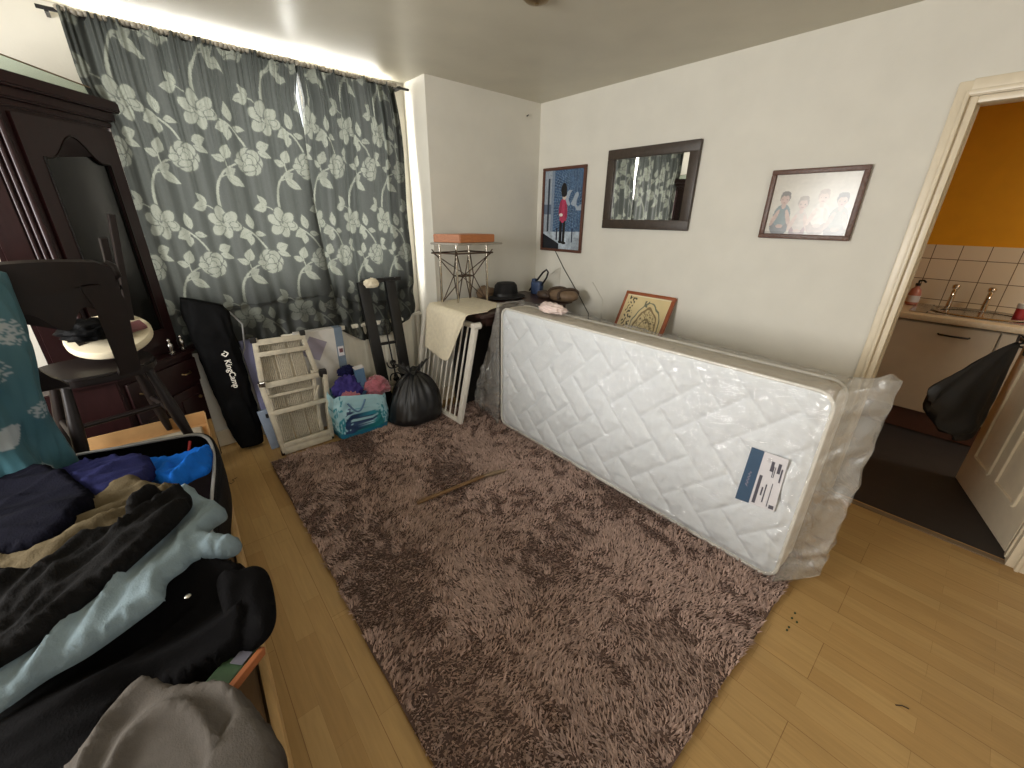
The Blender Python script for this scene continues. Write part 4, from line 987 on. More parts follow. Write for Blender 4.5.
# ------------------------------------------------------------------ printed carton behind the ladder
bxw = thing('printed_carton', (.76, 2.86, 0), 'white and blue-grey cardboard carton between the folded platform and the black frame', 'carton')
MB().box((.745, 2.917, .36), (.30, .066, .72), bev=.004).build('body', 'boxwhite', bxw); MB().box((.872, 2.9175, .36), (.055, .070, .722), bev=.003).build('side_stripe', 'boxblue', bxw)
MB().box((.872, 2.881, .55), (.04, .003, .07)).build('picture_label', 'labelw', bxw); MB().box((.872, 2.879, .555), (.024, .003, .03)).build('picture_print', 'maroon', bxw)
MB().box((.70, 2.882, .60), (.12, .003, .14), rot=Matrix.Rotation(.5, 3, 'Y')).build('printed_panel', 'lilac_ink', bxw)
# lavender board + pale blue tub left of ladder
lv = thing('lavender_board', (.33, 2.915, 0), 'upright lavender board squeezed behind the black carry bag', 'board')
MB().beam((.37, 2.86, .0), (.335, 2.925, .72), .10, .03, up=(0, 1, 0), bev=.006).build('board', 'lav', lv)
MB().box((.338, 2.875, .44), (.02, .02, .02), bev=.004).build('clip', 'black', lv)
pb = thing('pale_blue_folder', (.335, 2.80, 0), 'pale blue plastic folder standing between the carry bag and the folded platform', 'folder')
MB().beam((.345, 2.79, .0), (.32, 2.835, .27), .085, .03, up=(0, 1, 0), bev=.006).build('shell', 'paleblue', pb); MB().box((.33, 2.79, .24), (.03, .02, .025), bev=.004).build('clasp', 'black', pb)

# ------------------------------------------------------------------ folded work platform
ld = thing('folded_work_platform', (.5, 2.75, 0), 'folded aluminium work platform with ribbed planks leaning below the window', 'work platform')
LB0, LB1 = Vector((.350, 2.665, .018)), Vector((.652, 2.69, .018)); LT0, LT1 = Vector((.352, 2.835, .745)), Vector((.632, 2.86, .74))
LM0, LM1 = Vector((.325, 2.735, .47)), Vector((.735, 2.77, .475))
ldn = (LB1 - LB0).cross(LT0 - LB0).normalized()
if ldn.y > 0: ldn = -ldn
def lp(u, v, n=0): return LB0.lerp(LB1, u).lerp(LT0.lerp(LT1, u), v) + ldn * n
def lbar(name, A, B, w, h, m='alu', bev=.003): return MB().beam(A, B, w, h, up=ldn, bev=bev).build(name, m, ld, smooth=40)
# lower (front) section: widens upwards to its hinge at 0.63
lbar('stile', lp(0, 0, .02), lp(-.10, .63, .02), .026, .03); lbar('stile', lp(1, 0, .02), lp(1.23, .60, .02), .03, .036)
# upper (rear) section
lbar('stile', lp(-.06, .62, .0), lp(.02, 1.0, .0), .026, .03); lbar('stile', lp(1.08, .62, .0), lp(.98, 1.0, .0), .026, .03)
lbar('stile', lp(.84, .04, -.012), lp(1.02, .64, -.012), .022, .022)
for (a_, b_, n_, w_) in ((-.02, .96, .004, .036), (-.02, .86, .004, .03), (-.06, .60, .012, .036), (-.02, .50, .0, .018), (-.08, .36, .024, .03), (0, .065, .026, .032), (.0, .012, .02, .045)):
    r_ = {.96: .99, .86: 1.02, .60: 1.10, .50: .92, .36: 1.14, .065: 1.0, .012: 1.0}[b_]
    A, B = lp(a_, b_, n_), lp(r_, b_ - .01, n_)
    lbar('rung', A, B, w_, .026)
lbar('brace', lp(1.02, .50, .03), lp(.84, .375, .03), .012, .012)
for k in range(3):
    u0 = .04 + k * .315; dk = MB()
    for j in range(7): dk.beam(lp(u0 + .02 + j * .038, .05, -.028), lp(u0 + .0 + j * .038, .95, -.028), .0072, .016, up=ldn, bev=.001)
    dk.beam(lp(u0 + .135, .05, -.036), lp(u0 + .115, .95, -.036), .09, .008, up=ldn, bev=.001)
    dk.build('deck_plank', 'aludeck', ld)
for (a_, b_) in ((0, .0), (1, .0), (-.02, .985), (1.0, .985)): MB().box(lp(a_, b_, .01), (.034, .03, .034), bev=.006).build('end_cap', 'black', ld)
MB().box(lp(1.2, .60, .02), (.045, .04, .05), bev=.006).build('hinge', 'black', ld); MB().box(lp(-.08, .62, .02), (.035, .04, .035), bev=.006).build('hinge', 'steel', ld)

# ------------------------------------------------------------------ black carry bag with logo
kb = thing('folding_chair_carry_bag', (.19, 2.93, 0), 'tall black carry bag with white lettering leaning against the curtain', 'bag')
B0, T0_ = Vector((.212, 2.90, .03)), Vector((.155, 2.895, .985))
kdir = (T0_ - B0).normalized(); kx = Vector((1, -.12, 0)).normalized(); kn = kx.cross(kdir).normalized()
if kn.y > 0: kn = -kn
def kbag(u, v):
    a_ = 2 * PI * u; w = (.088 + .022 * v - .02 * max(0, 1 - v * 6) - .02 * sstep(.93, 1, v)); d = .052 * (1 - .35 * sstep(.8, 1, v))
    c, s = math.cos(a_), math.sin(a_); cx, cy = math.copysign(abs(c) ** .6, c), math.copysign(abs(s) ** .7, s)
    wr = .010 * noise.noise(Vector((cx * 2, cy * 2 + 5, v * 7))) + .005 * noise.noise(Vector((cx * 5, cy * 2 + 5, v * 18)))
    p = B0.lerp(T0_, v) + kx * (w + wr) * cx + kn * (d + wr) * cy
    if v > .9: p += kdir * (.03 * cx * -(v - .9) * 10)
    return p
mb = MB(); vs = mb.grid(kbag, 60, 70, True); mb.bm.faces.new(vs[0][::-1]); mb.bm.faces.new(vs[-1]); mb.build('bag_body', 'nylon', kb, smooth=180)
def text_mesh(txt, size):
    cu = bpy.data.curves.new('t', 'FONT'); cu.body = txt; cu.size = size; cu.extrude = .0006; cu.offset = .0006; cu.align_x = 'CENTER'; cu.align_y = 'CENTER'
    o = bpy.data.objects.new('t', cu); COL.objects.link(o); bpy.context.view_layer.update()
    me = bpy.data.meshes.new_from_object(o.evaluated_get(bpy.context.evaluated_depsgraph_get())); bpy.data.objects.remove(o); bpy.data.curves.remove(cu); return me
me = text_mesh('KingCamp', .044)
cp_ = B0.lerp(T0_, .545) + kn * .066 + kx * .028
dwn = -kdir; rgt = dwn.cross(kn).normalized()        # letters run down the bag
Rm = Matrix((dwn, kn.cross(dwn), kn)).transposed().to_4x4()
me.transform(Matrix.Translation(cp_ - kb.location) @ Rm); me.name = 'lettering'
o = bpy.data.objects.new('lettering', me); COL.objects.link(o); o.parent = kb; me.materials.append(M['white']); o['label'] = 'white printed lettering'
c0 = cp_ - dwn * .130
mb = MB(); side = kn.cross(dwn)
for s in (1, -1): mb.beam(c0 + dwn * .017, c0 + side * s * .017, .006, .002, up=kn, bev=0); mb.beam(c0 + side * s * .017, c0 - dwn * .017 * (1 if s > 0 else .3), .006, .002, up=kn, bev=0)
mb.build('diamond_mark', 'white', kb)
MB().tube([kbag(.97, .93), kbag(.97, .93) + Vector((.05, -.01, -.08)), kbag(.98, .66) + Vector((.03, 0, .02)), kbag(.98, .62)], .005, 7).build('drawcord', 'zip', kb, smooth=60)

# ------------------------------------------------------------------ corner cabinet
A, B = Vector((-.312, 2.612)), Vector((-.004, 2.955)); fu = (B - A).normalized(); fn = Vector((fu.y, -fu.x)); FL = (B - A).length
plan = [A, B, Vector((-.03, 3.028)), Vector((-.53, 3.028)), Vector((-.455, 2.565))]
def off(pl, front, sides=.0):
    P = [p.copy() for p in pl]
    P[0] = pl[0] + fn * front + Vector((-.02, -.6)) * sides; P[1] = pl[1] + fn * front + fu * sides; P[4] = pl[4] + fn * front * .6 + Vector((-.6, -.6)) * sides
    return P
cb = thing('corner_cabinet', (-.25, 2.85, 0), 'tall dark mahogany display cabinet in the corner left of the curtain', 'cabinet')
def fpt(u, n, z): p = A + fu * u + fn * n; return Vector((p.x, p.y, z))
base = off(plan, .055, .01); base[2] = Vector((.045, 3.028)); base[4] += Vector((-.16, -.02)); base[3] = Vector((-.70, 3.028))
MB().prism(base, .0, .70, bev=.004).build('base_unit', 'darkwood', cb, smooth=35)
top_ = off(plan, .075, .02); top_[2] = Vector((.075, 3.03)); MB().prism(top_, .70, .725, bev=.006).build('base_top', 'darkwood', cb, smooth=35)
MB().prism(plan, .725, 1.842, bev=.004).build('upper_unit', 'darkwood', cb, smooth=35)
for (z0, z1, o_) in ((1.815, 1.842, .012), (1.842, 1.882, .026), (1.882, 1.93, .046)):
    P = off(plan, o_, o_ * .8); P[2] = P[2] + Vector((o_, 0)); MB().prism(P, z0, z1, bev=.007).build('cornice', 'darkwood', cb, smooth=50)
# base: drawer and door on the front face
bu0, bu1 = -.0, FL + .03
dr = MB().box(fpt((bu0 + bu1) / 2, .062, .60), (bu1 - bu0 - .05, .02, .14), rz=math.atan2(fu.y, fu.x), bev=.006).build('drawer', 'darkwood', cb, smooth=40)
for u in (.1, FL - .09):
    MB().tube([fpt(u - .03, .074, .605), fpt(u - .02, .088, .60), fpt(u + .02, .088, .60), fpt(u + .03, .074, .605)], .005, 7).build('handle', 'brass', dr, smooth=60)
for (u0, u1) in ((.02, FL / 2), (FL / 2 + .01, FL)):
    d_ = MB().box(fpt((u0 + u1) / 2, .062, .29), (u1 - u0 - .02, .02, .44), rz=math.atan2(fu.y, fu.x), bev=.006).build('door', 'darkwood', cb, smooth=40)
    MB().box(fpt((u0 + u1) / 2, .072, .29), (u1 - u0 - .09, .012, .34), rz=math.atan2(fu.y, fu.x), bev=.006).build('raised_panel', 'darkwood', d_, smooth=40)
    MB().lathe([(.006, 0), (.012, .012), (.004, .02)], tuple(fpt((u0 + u1) / 2 + .06, .082, .43)), 10).build('knob', 'brass', d_, smooth=60)
# upper: glazed door with arched top rail
ud = FL - .02
def fslab(mb, pts, n0, th): mb.slab([fpt(u, n0, z) for u, z in pts], (fn.x, fn.y, 0), th)
df = MB(); z0, z1 = .78, 1.80; sw = .062
fslab(df, [(.03, z0), (.03 + sw, z0), (.03 + sw, z1), (.03, z1)], .002, .018); fslab(df, [(ud - sw, z0), (ud, z0), (ud, z1), (ud - sw, z1)], .002, .018)
fslab(df, [(.03 + sw, z0), (ud - sw, z0), (ud - sw, z0 + .08), (.03 + sw, z0 + .08)], .002, .018)
arch = []; ua, ub = .03 + sw, ud - sw; wa = ub - ua
for t in np.linspace(0, 1, 26):
    s = abs(t - .5) * 2; zz = 1.655 + .095 * (math.cos(min(1, s * 1.25) * PI) * .5 + .5) if s < .8 else 1.655
    arch.append((ua + wa * t, zz))
fslab(df, [(ub, z1), (ua, z1)] + arch, .002, .018)
dof = df.build('glazed_door', 'darkwood', cb)
gl_ = MB(); fslab(gl_, [(ua - .005, z0 + .075), (ub + .005, z0 + .075), (ub + .005, 1.77), (ua - .005, 1.77)], .003, .004); gl_.build('door_glass', 'cabglass', dof)
bd = MB(); P = [fpt(u, .021, z - .002) for u, z in arch]; bd.tube(P, .004, 6); bd.tube([fpt(ub, .021, 1.655), fpt(ub, .021, .86)], .004, 6); bd.tube([fpt(ua, .021, 1.655), fpt(ua, .021, .86)], .004, 6); bd.build('glazing_bead', 'chairwood', dof, smooth=60)
MB().lathe([(.004, -.006), (.01, 0), (.004, .008)], tuple(fpt(.055, .03, 1.22)), 10).build('knob', 'brass', dof, smooth=60)
# fluted corner post between the front and the left side
for k, (dx, dy, r) in enumerate(((0, 0, .012), (-.022, -.008, .009), (-.042, -.014, .008))):
    MB().tube([(A.x + dx, A.y + dy - .004, .73), (A.x + dx, A.y + dy - .004, 1.80)], r, 10).build('corner_bead', 'darkwood', cb, smooth=60)
E4 = plan[4]
sd = (E4 - A).normalized(); sn = Vector((-sd.y, sd.x)); sn = sn if sn.y < 0 else -sn
mb = MB(); q = [(A + sd * .06, .80), (A + sd * .135, .80), (A + sd * .135, 1.76), (A + sd * .06, 1.76)]
mb.slab([Vector((p.x, p.y, z)) for p, z in q], (sn.x, sn.y, 0), .010); mb.build('side_panel', 'darkwood', cb)
# glass sheet lying on edge on top
gs = thing('glass_sheet', (-.18, 2.86, 1.93), 'loose sheet of greenish glass propped on top of the dark cabinet', 'glass')
gA, gB = Vector((-.36, 2.68, 1.9305)), Vector((.03, 3.0, 1.9305))
MB().slab([gA, gB, gB + Vector((0, .0, .034)), gA + Vector((.0, .0, .095))], (-fn.x, -fn.y, 0), .005).build('glass_pane', 'glass', gs)
e_ = MB(); e_.beam(gA + Vector((0, 0, .095)), gB + Vector((0, 0, .034)), .004, .005, bev=0); e_.build('glass_edge', 'stain', gs)
# ornaments on the ledge
def ornament(x, y, label):
    t = thing('silver_ornament', (x, y, .725), label, 'ornament')
    MB().lathe([(.016, .725), (.018, .732), (.008, .74), (.012, .76), (.014, .778), (.006, .79)], (x, y, 0), 12).build('figure', 'steel', t, smooth=60)
    MB().lathe([(.004, .788), (.009, .796), (.008, .806), (.002, .812)], (x, y, 0), 10).build('head', 'steel', t, smooth=60)
p = fpt(FL - .03, .05, .725); ornament(p.x + .0, p.y, 'small silver figure on the cabinet ledge, nearest the black carry bag')
p = fpt(FL - .11, .05, .725); ornament(p.x, p.y, 'small silver figure on the cabinet ledge, nearest the upturned stool')

# ------------------------------------------------------------------ low bed
BZ = .44
bdm = thing('wooden_bed', (-.45, 1.5, 0), 'low wooden bed along the left wall buried under clothes and the suitcase', 'bed')
ex0, ex1 = at_z(223, 470, .45), at_z(291, 768, .45)
def edge_x(y): return ex0.x + (ex1.x - ex0.x) * (y - ex0.y) / (ex1.y - ex0.y)
ya, yb = .42, 2.46
MB().beam((edge_x(ya) - .008, ya, .40), (edge_x(yb) - .008, yb, .40), .10, .018, up=(1, 0, 0), bev=.004).build('side_rail', 'pine', bdm, smooth=40)
MB().prism([(-.98, ya), (edge_x(ya) - .024, ya), (edge_x(yb) - .024, yb), (-.98, yb)], .31, .435, bev=.004).build('bed_deck', 'mdf', bdm)
for (x, y) in ((-.05, .5), (-.05, 2.38), (-.93, .5), (-.93, 2.38)): MB().box((x, y, .155), (.06, .06, .31), bev=.004).build('leg', 'pine', bdm)
MB().beam((-.98, ya, .38), (-.98, yb, .38), .13, .02, up=(1, 0, 0), bev=.004).build('side_rail', 'pine', bdm)

# open carton under the chair
oc = thing('open_carton', (-.26, 2.2, BZ), 'shallow open cardboard carton on the bed under the dark chair', 'carton')
cA, cB, cC, cD = Vector((-.58, 2.40, 0)), Vector((.015, 2.42, 0)), Vector((.005, 1.90, 0)), Vector((-.58, 1.86, 0))
MB().prism([cA, cB, cC, cD], BZ, BZ + .008).build('base', 'card', oc)
def wallc(a_, b_, h_): MB().beam(a_ + Vector((0, 0, BZ + h_ / 2)), b_ + Vector((0, 0, BZ + h_ / 2)), h_, .006, up=(b_ - a_).cross(Vector((0, 0, 1))), bev=0).build('side', 'card', oc)
wallc(cA, cB, .075); wallc(cB, cC, .07); wallc(cD, cA, .07)
mb = MB(); mb.grid(lambda u, v: (-.56 + .55 * u, 1.93 + .44 * v, BZ + .017 + .010 * abs(noise.noise(Vector((u * 7, v * 7, 2)))) * (1 - abs(2 * u - 1) ** 8)), 50, 40)
o = mb.build('marbled_paper', 'paper', smooth=180); solid(o, .004, -1); tag(o, 'creased sheet of mottled paper lining the shallow open carton', 'paper')

# ------------------------------------------------------------------ dark chair (its back towards us)
CZ0, CZS = BZ + .03, .892
ch = thing('wooden_chair', (-.225, 2.2, CZ0), 'dark wooden chair with carved back standing on the bed before the cabinet', 'chair')
cc = Vector((-.262, 2.20, 0)); cyaw = .26
def cpt(x, y, z):                         # x to the chair's right as we see it, y away from us
    c, s = math.cos(cyaw), math.sin(cyaw); return Vector((cc.x + c * x - s * y, cc.y + s * x + c * y, z))
seat = []
for k in range(40):
    a_ = 2 * PI * k / 40; c, s = math.cos(a_), math.sin(a_)
    seat.append(cpt(math.copysign(abs(c) ** .7, c) * (.172 + .02 * s), math.copysign(abs(s) ** .7, s) * .165, 0))
mb = MB(); mb.prism(seat, CZS - .036, CZS, bev=.008); mb.build('seat', 'chairwood', ch, smooth=50)
for (x, y, ox, oy) in ((.12, .11, .055, .05), (-.12, .11, -.05, .05), (.12, -.11, .06, -.05), (-.12, -.11, -.05, -.05)):
    P = [cpt(x + ox * t, y + oy * t, CZS - .034 + (CZ0 - CZS + .034) * t) for t in (0, .15, .4, .6, .8, 1)]
    MB().tube(P, [.014, .016, .021, .021, .017, .013], 12).build('leg', 'chairwood', ch, smooth=60)
MB().tube([cpt(.145, .135, .66), cpt(.15, -.13, .66)], [.011, .011], 10).build('stretcher', 'chairwood', ch, smooth=60); MB().tube([cpt(-.145, .135, .66), cpt(-.15, -.13, .66)], .011, 10).build('stretcher', 'chairwood', ch, smooth=60)
MB().tube([cpt(-.147, 0, .66), cpt(.147, 0, .66)], .010, 10).build('stretcher', 'chairwood', ch, smooth=60)
# back: crest board, two fiddle-shaped slats and a carved middle, reclining towards us
def bpt(x, h, n=0):                       # h metres above seat
    curve = .035 * (1 - (x / .18) ** 2); return cpt(x - .045 - .12 * h, -.15 - h * .12 - curve * .6 - n, CZS + h)
def bslab(name, pts, th=.02, parent=None, m='chairwood'):
    mb = MB(); P = [bpt(x, h) for x, h in pts]; nrm = (cpt(0, -1, 0) - cpt(0, 0, 0)) * .96 + Vector((0, 0, -.28)); mb.slab(P, nrm, th); o = mb.build(name, m, parent or ch, smooth=30); return o
cpts = [(x, .40 + .016 * math.cos(x / .19 * PI * .5) - (.0 if abs(x) < .15 else (abs(x) - .15) * .5)) for x in np.linspace(-.19, .185, 21)]
low = [(x, .325 - .012 * math.cos(x * 30)) for x in np.linspace(.18, -.185, 21)]
bslab('crest_board', cpts + low, .024)
MB().tube([bpt(.178, .395), bpt(.19, .38, .01), bpt(.19, .35, .014), bpt(.178, .335)], [.010, .014, .014, .010], 10).build('crest_scroll', 'chairwood', ch, smooth=60)
def fiddle(x0, s):
    L_, R_ = [], []
    for h in np.linspace(-.004, .33, 24):
        t = h / .33; w = .026 + .008 * math.cos(t * 2 * PI * 1.1 + .5) + (.012 if t > .75 else 0) - .006 * (abs(t - .15) < .07); cx = x0 + s * .035 * math.sin(t * PI * .9) * (1 if t < .6 else .9) + s * .02 * t
        L_.append((cx - w, h)); R_.append((cx + w, h))
    return L_ + R_[::-1]
bslab('back_slat', fiddle(-.105, -1), .022); bslab('back_slat', fiddle(.095, 1), .022)
mid_ = [(-.10, .325), (.09, .325)] + [(x, .235 - .028 * math.cos(x * 50) - .02 * math.cos(x * 20)) for x in np.linspace(.09, -.10, 22)]
bslab('carved_panel', mid_, .014)
# things on the seat: dark strap bag, upturned stool
stl = thing('upturned_stool', (-.19, 2.26, CZS), 'upside-down stool with a pale round underside resting on the dark chair', 'stool')
Rt = Matrix.Rotation(.42, 4, 'X') @ Matrix.Rotation(-.05, 4, 'Y'); so = Vector((-.205, 2.27, CZS + .088))
def spt(x, y, z): return so + (Rt @ Vector((x, y, z)))
mb = MB()
b = bmesh.new(); tmp = MB(); tmp.lathe([(.128, -.014), (.135, -.006), (.135, .010), (.129, .019), (.115, .021), (.02, .022), (.002, .022)], (0, 0, 0), 40); bmesh.ops.transform(tmp.bm, matrix=Matrix.Translation(so) @ Rt, verts=tmp.bm.verts)
tmp.build('seat', 'paleseat', stl, smooth=40)
for (x, y, tx, ty, tz) in ((.075, .065, .145, .22, .40), (.055, -.06, .105, .06, .385), (-.08, -.05, -.13, -.02, .27)):
    MB().beam(spt(x, y, .02), spt(tx, ty, tz), .022, .022, up=(1, .3, 0), bev=.003).build('leg', 'chairwood', stl)
MB().beam(spt(.084, .12, .15), spt(.055, -.012, .16), .014, .014, bev=.002).build('rung', 'chairwood', stl)
bkp = tag(MB().box(spt(.075, -.01, .034), (.085, .055, .012), rot=(Rt.to_3x3() @ Matrix.Rotation(.35, 3, 'Z')), bev=.002).build('maroon_booklet', 'maroon'), 'small maroon booklet lying on the upturned stool', 'booklet')
crumple('dark_strap_bag', tuple(spt(-.045, -.04, .066)), .075, 'nylon', 'small dark strap bag lying behind the carved chair back', 'bag', (1.1, .8, .55), 41, .3, 2.4)

# ------------------------------------------------------------------ teal throw with silver leaves, heaped at the far left
tl_ = thing('teal_throw', (-.505, 1.80, BZ), 'teal satin throw with silver leaf embroidery heaped at the far left', 'throw')
def teal(u, v):
    # a tall draped heap; u around, v from top to foot
    a_ = 2 * PI * u; r = .17 * min(1, (v / .05) ** .5) - .04 * sstep(.25, .62, v) + .05 * sstep(.7, 1, v)
    fold = .030 * math.sin(a_ * 6 + 2.5 * math.sin(v * 4)) * (.25 + .75 * v) + .020 * noise.noise(Vector((math.cos(a_) * 2.4, math.sin(a_) * 2.4, v * 4))) + .014 * noise.noise(Vector((math.cos(a_) * 6, math.sin(a_) * 6, v * 9)))
    z = 1.33 - (1.33 - BZ - .012) * v
    return Vector((-.505 + (r + fold * .7) * math.cos(a_) * 1.0, 1.80 + (r + fold * .7) * math.sin(a_) * .85, z))
nu, nv = 170, 160
mb = MB(); vs = mb.grid(teal, nu, nv, True); mb.bm.faces.new(vs[0][::-1]); mb.bm.faces.new(vs[-1])
o = mb.build('cloth', 'teal', tl_, smooth=180)
u, v = np.meshgrid(np.arange(nu) / nu, np.linspace(0, 1, nv)); u, v = u.ravel(), v.ravel()
c = np.tile(lines((58, 96, 106)), (nu * nv, 1)); n = np.array([noise.noise(Vector((a_ * 5, b_ * 5, 2))) for a_, b_ in zip(u, v)]); c *= (1 + .18 * n[:, None])
for (lu, lv_, la, lw, lt) in ((.80, .24, .055, .05, 1.2), (.86, .33, .065, .04, .3), (.93, .22, .055, .045, .9), (.83, .55, .07, .035, -.35), (.72, .42, .055, .045, .5), (.95, .50, .05, .03, .2), (.66, .2, .05, .04, .2), (.78, .78, .06, .04, -.3), (.9, .72, .05, .04, .6)):
    du, dvv = (u - lu) * 1.2, (v - lv_); cc_, ss_ = math.cos(lt), math.sin(lt); p_, q_ = (du * cc_ + dvv * ss_) / la, (-du * ss_ + dvv * cc_) / lw
    m = (np.abs(q_) < np.clip(1 - p_ * p_, 0, 1)) & (np.abs(p_) < 1); dots = (rng.random(nu * nv) > .42) if lv_ != .55 else np.ones(nu * nv, bool); c[m & dots] = lines((150, 158, 162))
set_pattern(o, np.c_[np.clip(c, 0, 1), np.ones(nu * nv)])
crumple('sequin_scarf', tuple(at_z(16, 445, .70)), .075, 'silver', 'silver sequined scarf bunched at the foot of the teal throw', 'scarf', (1.1, .9, .6), 9, .35, 1.8)
crumple('sequin_bundle', tuple(at_z(30, 464, .655)), .05, 'silver', 'small roll of silver sequins next to the navy clothes', 'scarf', (.8, 1.0, .6), 19, .35, 1.8)
crumple('cream_cushion', tuple(at_z(4, 470, .61)), .09, 'creamcloth', 'cream cushion peeping out at the far left edge', 'cushion', (.75, 1.1, .7), 29, .12, 1.4)

# ------------------------------------------------------------------ open suitcase
SZ = .625
sc = thing('open_suitcase', (-.3, 1.5, BZ), 'open black suitcase overflowing with clothes on the bed', 'suitcase')
rim = [at_z(65, 458, SZ), at_z(120, 447, SZ), at_z(175, 437, SZ), at_z(198, 434, SZ), at_z(210, 439, SZ), at_z(216, 452, SZ), at_z(217, 470, SZ), at_z(214, 500, SZ - .01), at_z(213, 528, SZ - .03), at_z(212, 560, SZ - .07)]
rim += [Vector((rim[-1].x - .10, rim[-1].y - .08, SZ - .10)), Vector((rim[0].x - .04, rim[-1].y - .08, SZ - .10)), Vector((rim[0].x - .10, rim[0].y - .12, SZ))]
def smooth_loop(P, k=6):
    Q = []; n = len(P)
    for i in range(n):
        p0, p1, p2, p3 = P[i - 1], P[i], P[(i + 1) % n], P[(i + 2) % n]
        for j in range(k):
            t = j / k; Q.append(.5 * ((2 * p1) + (p2 - p0) * t + (2 * p0 - 5 * p1 + 4 * p2 - p3) * t * t + (3 * p1 - p0 - 3 * p2 + p3) * t ** 3))
    return Q
RM = smooth_loop(rim); cen = sum(RM, Vector()) / len(RM)
mb = MB()
rg_ = []
for (sc_, f_) in ((1.0, 1), (1.018, .85), (1.02, .45), (1.0, .06), (.94, .01)):
    rg_.append([mb.bm.verts.new((cen.x + (p.x - cen.x) * sc_, cen.y + (p.y - cen.y) * sc_, BZ + (p.z - BZ) * f_)) for p in RM])
for A_, B_ in zip(rg_, rg_[1:]):
    for j in range(len(A_)): mb.bm.faces.new((A_[j], A_[(j + 1) % len(A_)], B_[(j + 1) % len(A_)], B_[j]))
mb.bm.faces.new(rg_[-1])
o = mb.build('shell', 'case', sc, smooth=60); solid(o, .008, 1)
MB().tube([p + (cen - p).normalized() * .008 + Vector((0, 0, .002)) for p in RM], .006, 8, closed=True).build('zip', 'zip', sc, smooth=180)
MB().tube([p + Vector((0, 0, -.004)) for p in RM], .008, 8, closed=True).build('piping', 'case', sc, smooth=180)
mb = MB(); mb.prism([(cen.x + (p.x - cen.x) * .95, cen.y + (p.y - cen.y) * .95) for p in RM], BZ + .012, BZ + .05); mb.build('lining', 'lining', sc)
q = at_z(190, 441, SZ - .01); MB().tube([q, q + Vector((-.012, -.02, -.03)), q + Vector((-.02, -.03, -.06))], .005, 6).build('red_pull', 'red', sc, smooth=60)

# ------------------------------------------------------------------ clothes
def cloth(name, pts, m, label, cat, fold=(1, 0), amp=.012, wl=.06, bulge=.012, drop=.014, seed=1, step=.0085, th=.004, edge_w=.022, parent=None, extra=None):
    P = smooth_loop([at_z(px, py, z) for px, py, z in pts], 5)
    # even out the outline
    Q = []
    for i in range(len(P)):
        a_, b_ = P[i], P[(i + 1) % len(P)]; k = max(1, int((b_ - a_).length / (step * 1.1)))
        for j in range(k): Q.append(a_.lerp(b_, j / k))
    poly = np.array([(p.x, p.y) for p in Q]); zc = np.array([p.z for p in Q]); n = len(poly)
    mn, mx = poly.min(0), poly.max(0); gx, gy = np.meshgrid(np.arange(mn[0], mx[0], step), np.arange(mn[1], mx[1], step)); g = np.c_[gx.ravel(), gy.ravel()]
    g += rng.uniform(-.15, .15, g.shape) * step
    inside = np.zeros(len(g), bool); j = n - 1
    for i in range(n):
        xi, yi = poly[i]; xj, yj = poly[j]
        cnd = ((yi > g[:, 1]) != (yj > g[:, 1])) & (g[:, 0] < (xj - xi) * (g[:, 1] - yi) / (yj - yi + 1e-12) + xi); inside ^= cnd; j = i
    g = g[inside]
    d = np.sqrt(((g[:, None, :] - poly[None, ::2]) ** 2).sum(-1)); dm = d.min(1); g = g[dm > step * .55]; d = d[dm > step * .55]; dm = d.min(1)
    w = 1 / (d ** 2 + 1e-4); zz = (w * zc[None, ::2]).sum(1) / w.sum(1)
    f = np.array(fold, float); f /= np.hypot(*f); pv = np.array([-f[1], f[0]])
    wt = np.clip(dm / edge_w, 0, 1); wt = wt * wt * (3 - 2 * wt)
    def folds(x, y, e):
        u = (x * f[0] + y * f[1]); v = x * pv[0] + y * pv[1]
        wp = .35 * wl * noise.noise(Vector((u * 3, v * 3, seed + 20)))
        n1 = noise.noise(Vector((u / (wl * 8), (v + wp) / (wl * 1.3), seed))); n2 = noise.noise(Vector((u / (wl * 5), (v + .6 * wp) / (wl * .75), seed + 7)))
        n3 = noise.noise(Vector(((u + .5 * v) / (wl * 4), (v - .5 * u) / (wl * 1.1), seed + 31)))
        cr = lambda n, k: max(0, 1 - abs(n) * k) ** 1.35                     # pinched creases
        r = amp * .95 * cr(n1, 2.6) + amp * .40 * cr(n2, 2.8) + amp * .40 * cr(n3, 3.4) + amp * .8 * noise.noise(Vector((u / (wl * 4), v / (wl * 2), seed + 50)))
        if extra: r += extra(x, y)
        return r - amp * .5
    vs = [(x, y, z - drop) for (x, y), z in zip(poly, zc)]
    for (x, y), z, e in zip(g, zz, wt): vs.append((x, y, z - drop * (1 - e) ** 2 + bulge * e + folds(x, y, e) * (.25 + .75 * e)))
    V2 = [Vector((x, y)) for x, y, _ in vs]
    r = geometry.delaunay_2d_cdt(V2, [], [list(range(n))], 1, 1e-6)
    co, faces, orig = r[0], r[2], r[3]
    vz = [vs[o_[0]][2] if o_ else BZ for o_ in orig]
    me_v = [(p.x, p.y, z) for p, z in zip(co, vz)]
    mb = MB(); bv = [mb.bm.verts.new(p) for p in me_v]
    for fc in faces:
        try: mb.bm.faces.new([bv[i] for i in fc])
        except ValueError: pass
    o = mb.build(name, m, parent, smooth=180)
    if o.data.polygons and sum(p.normal.z for p in o.data.polygons) < 0: o.data.flip_normals()
    solid(o, th, -1)
    if not parent: tag(o, label, cat)
    return o
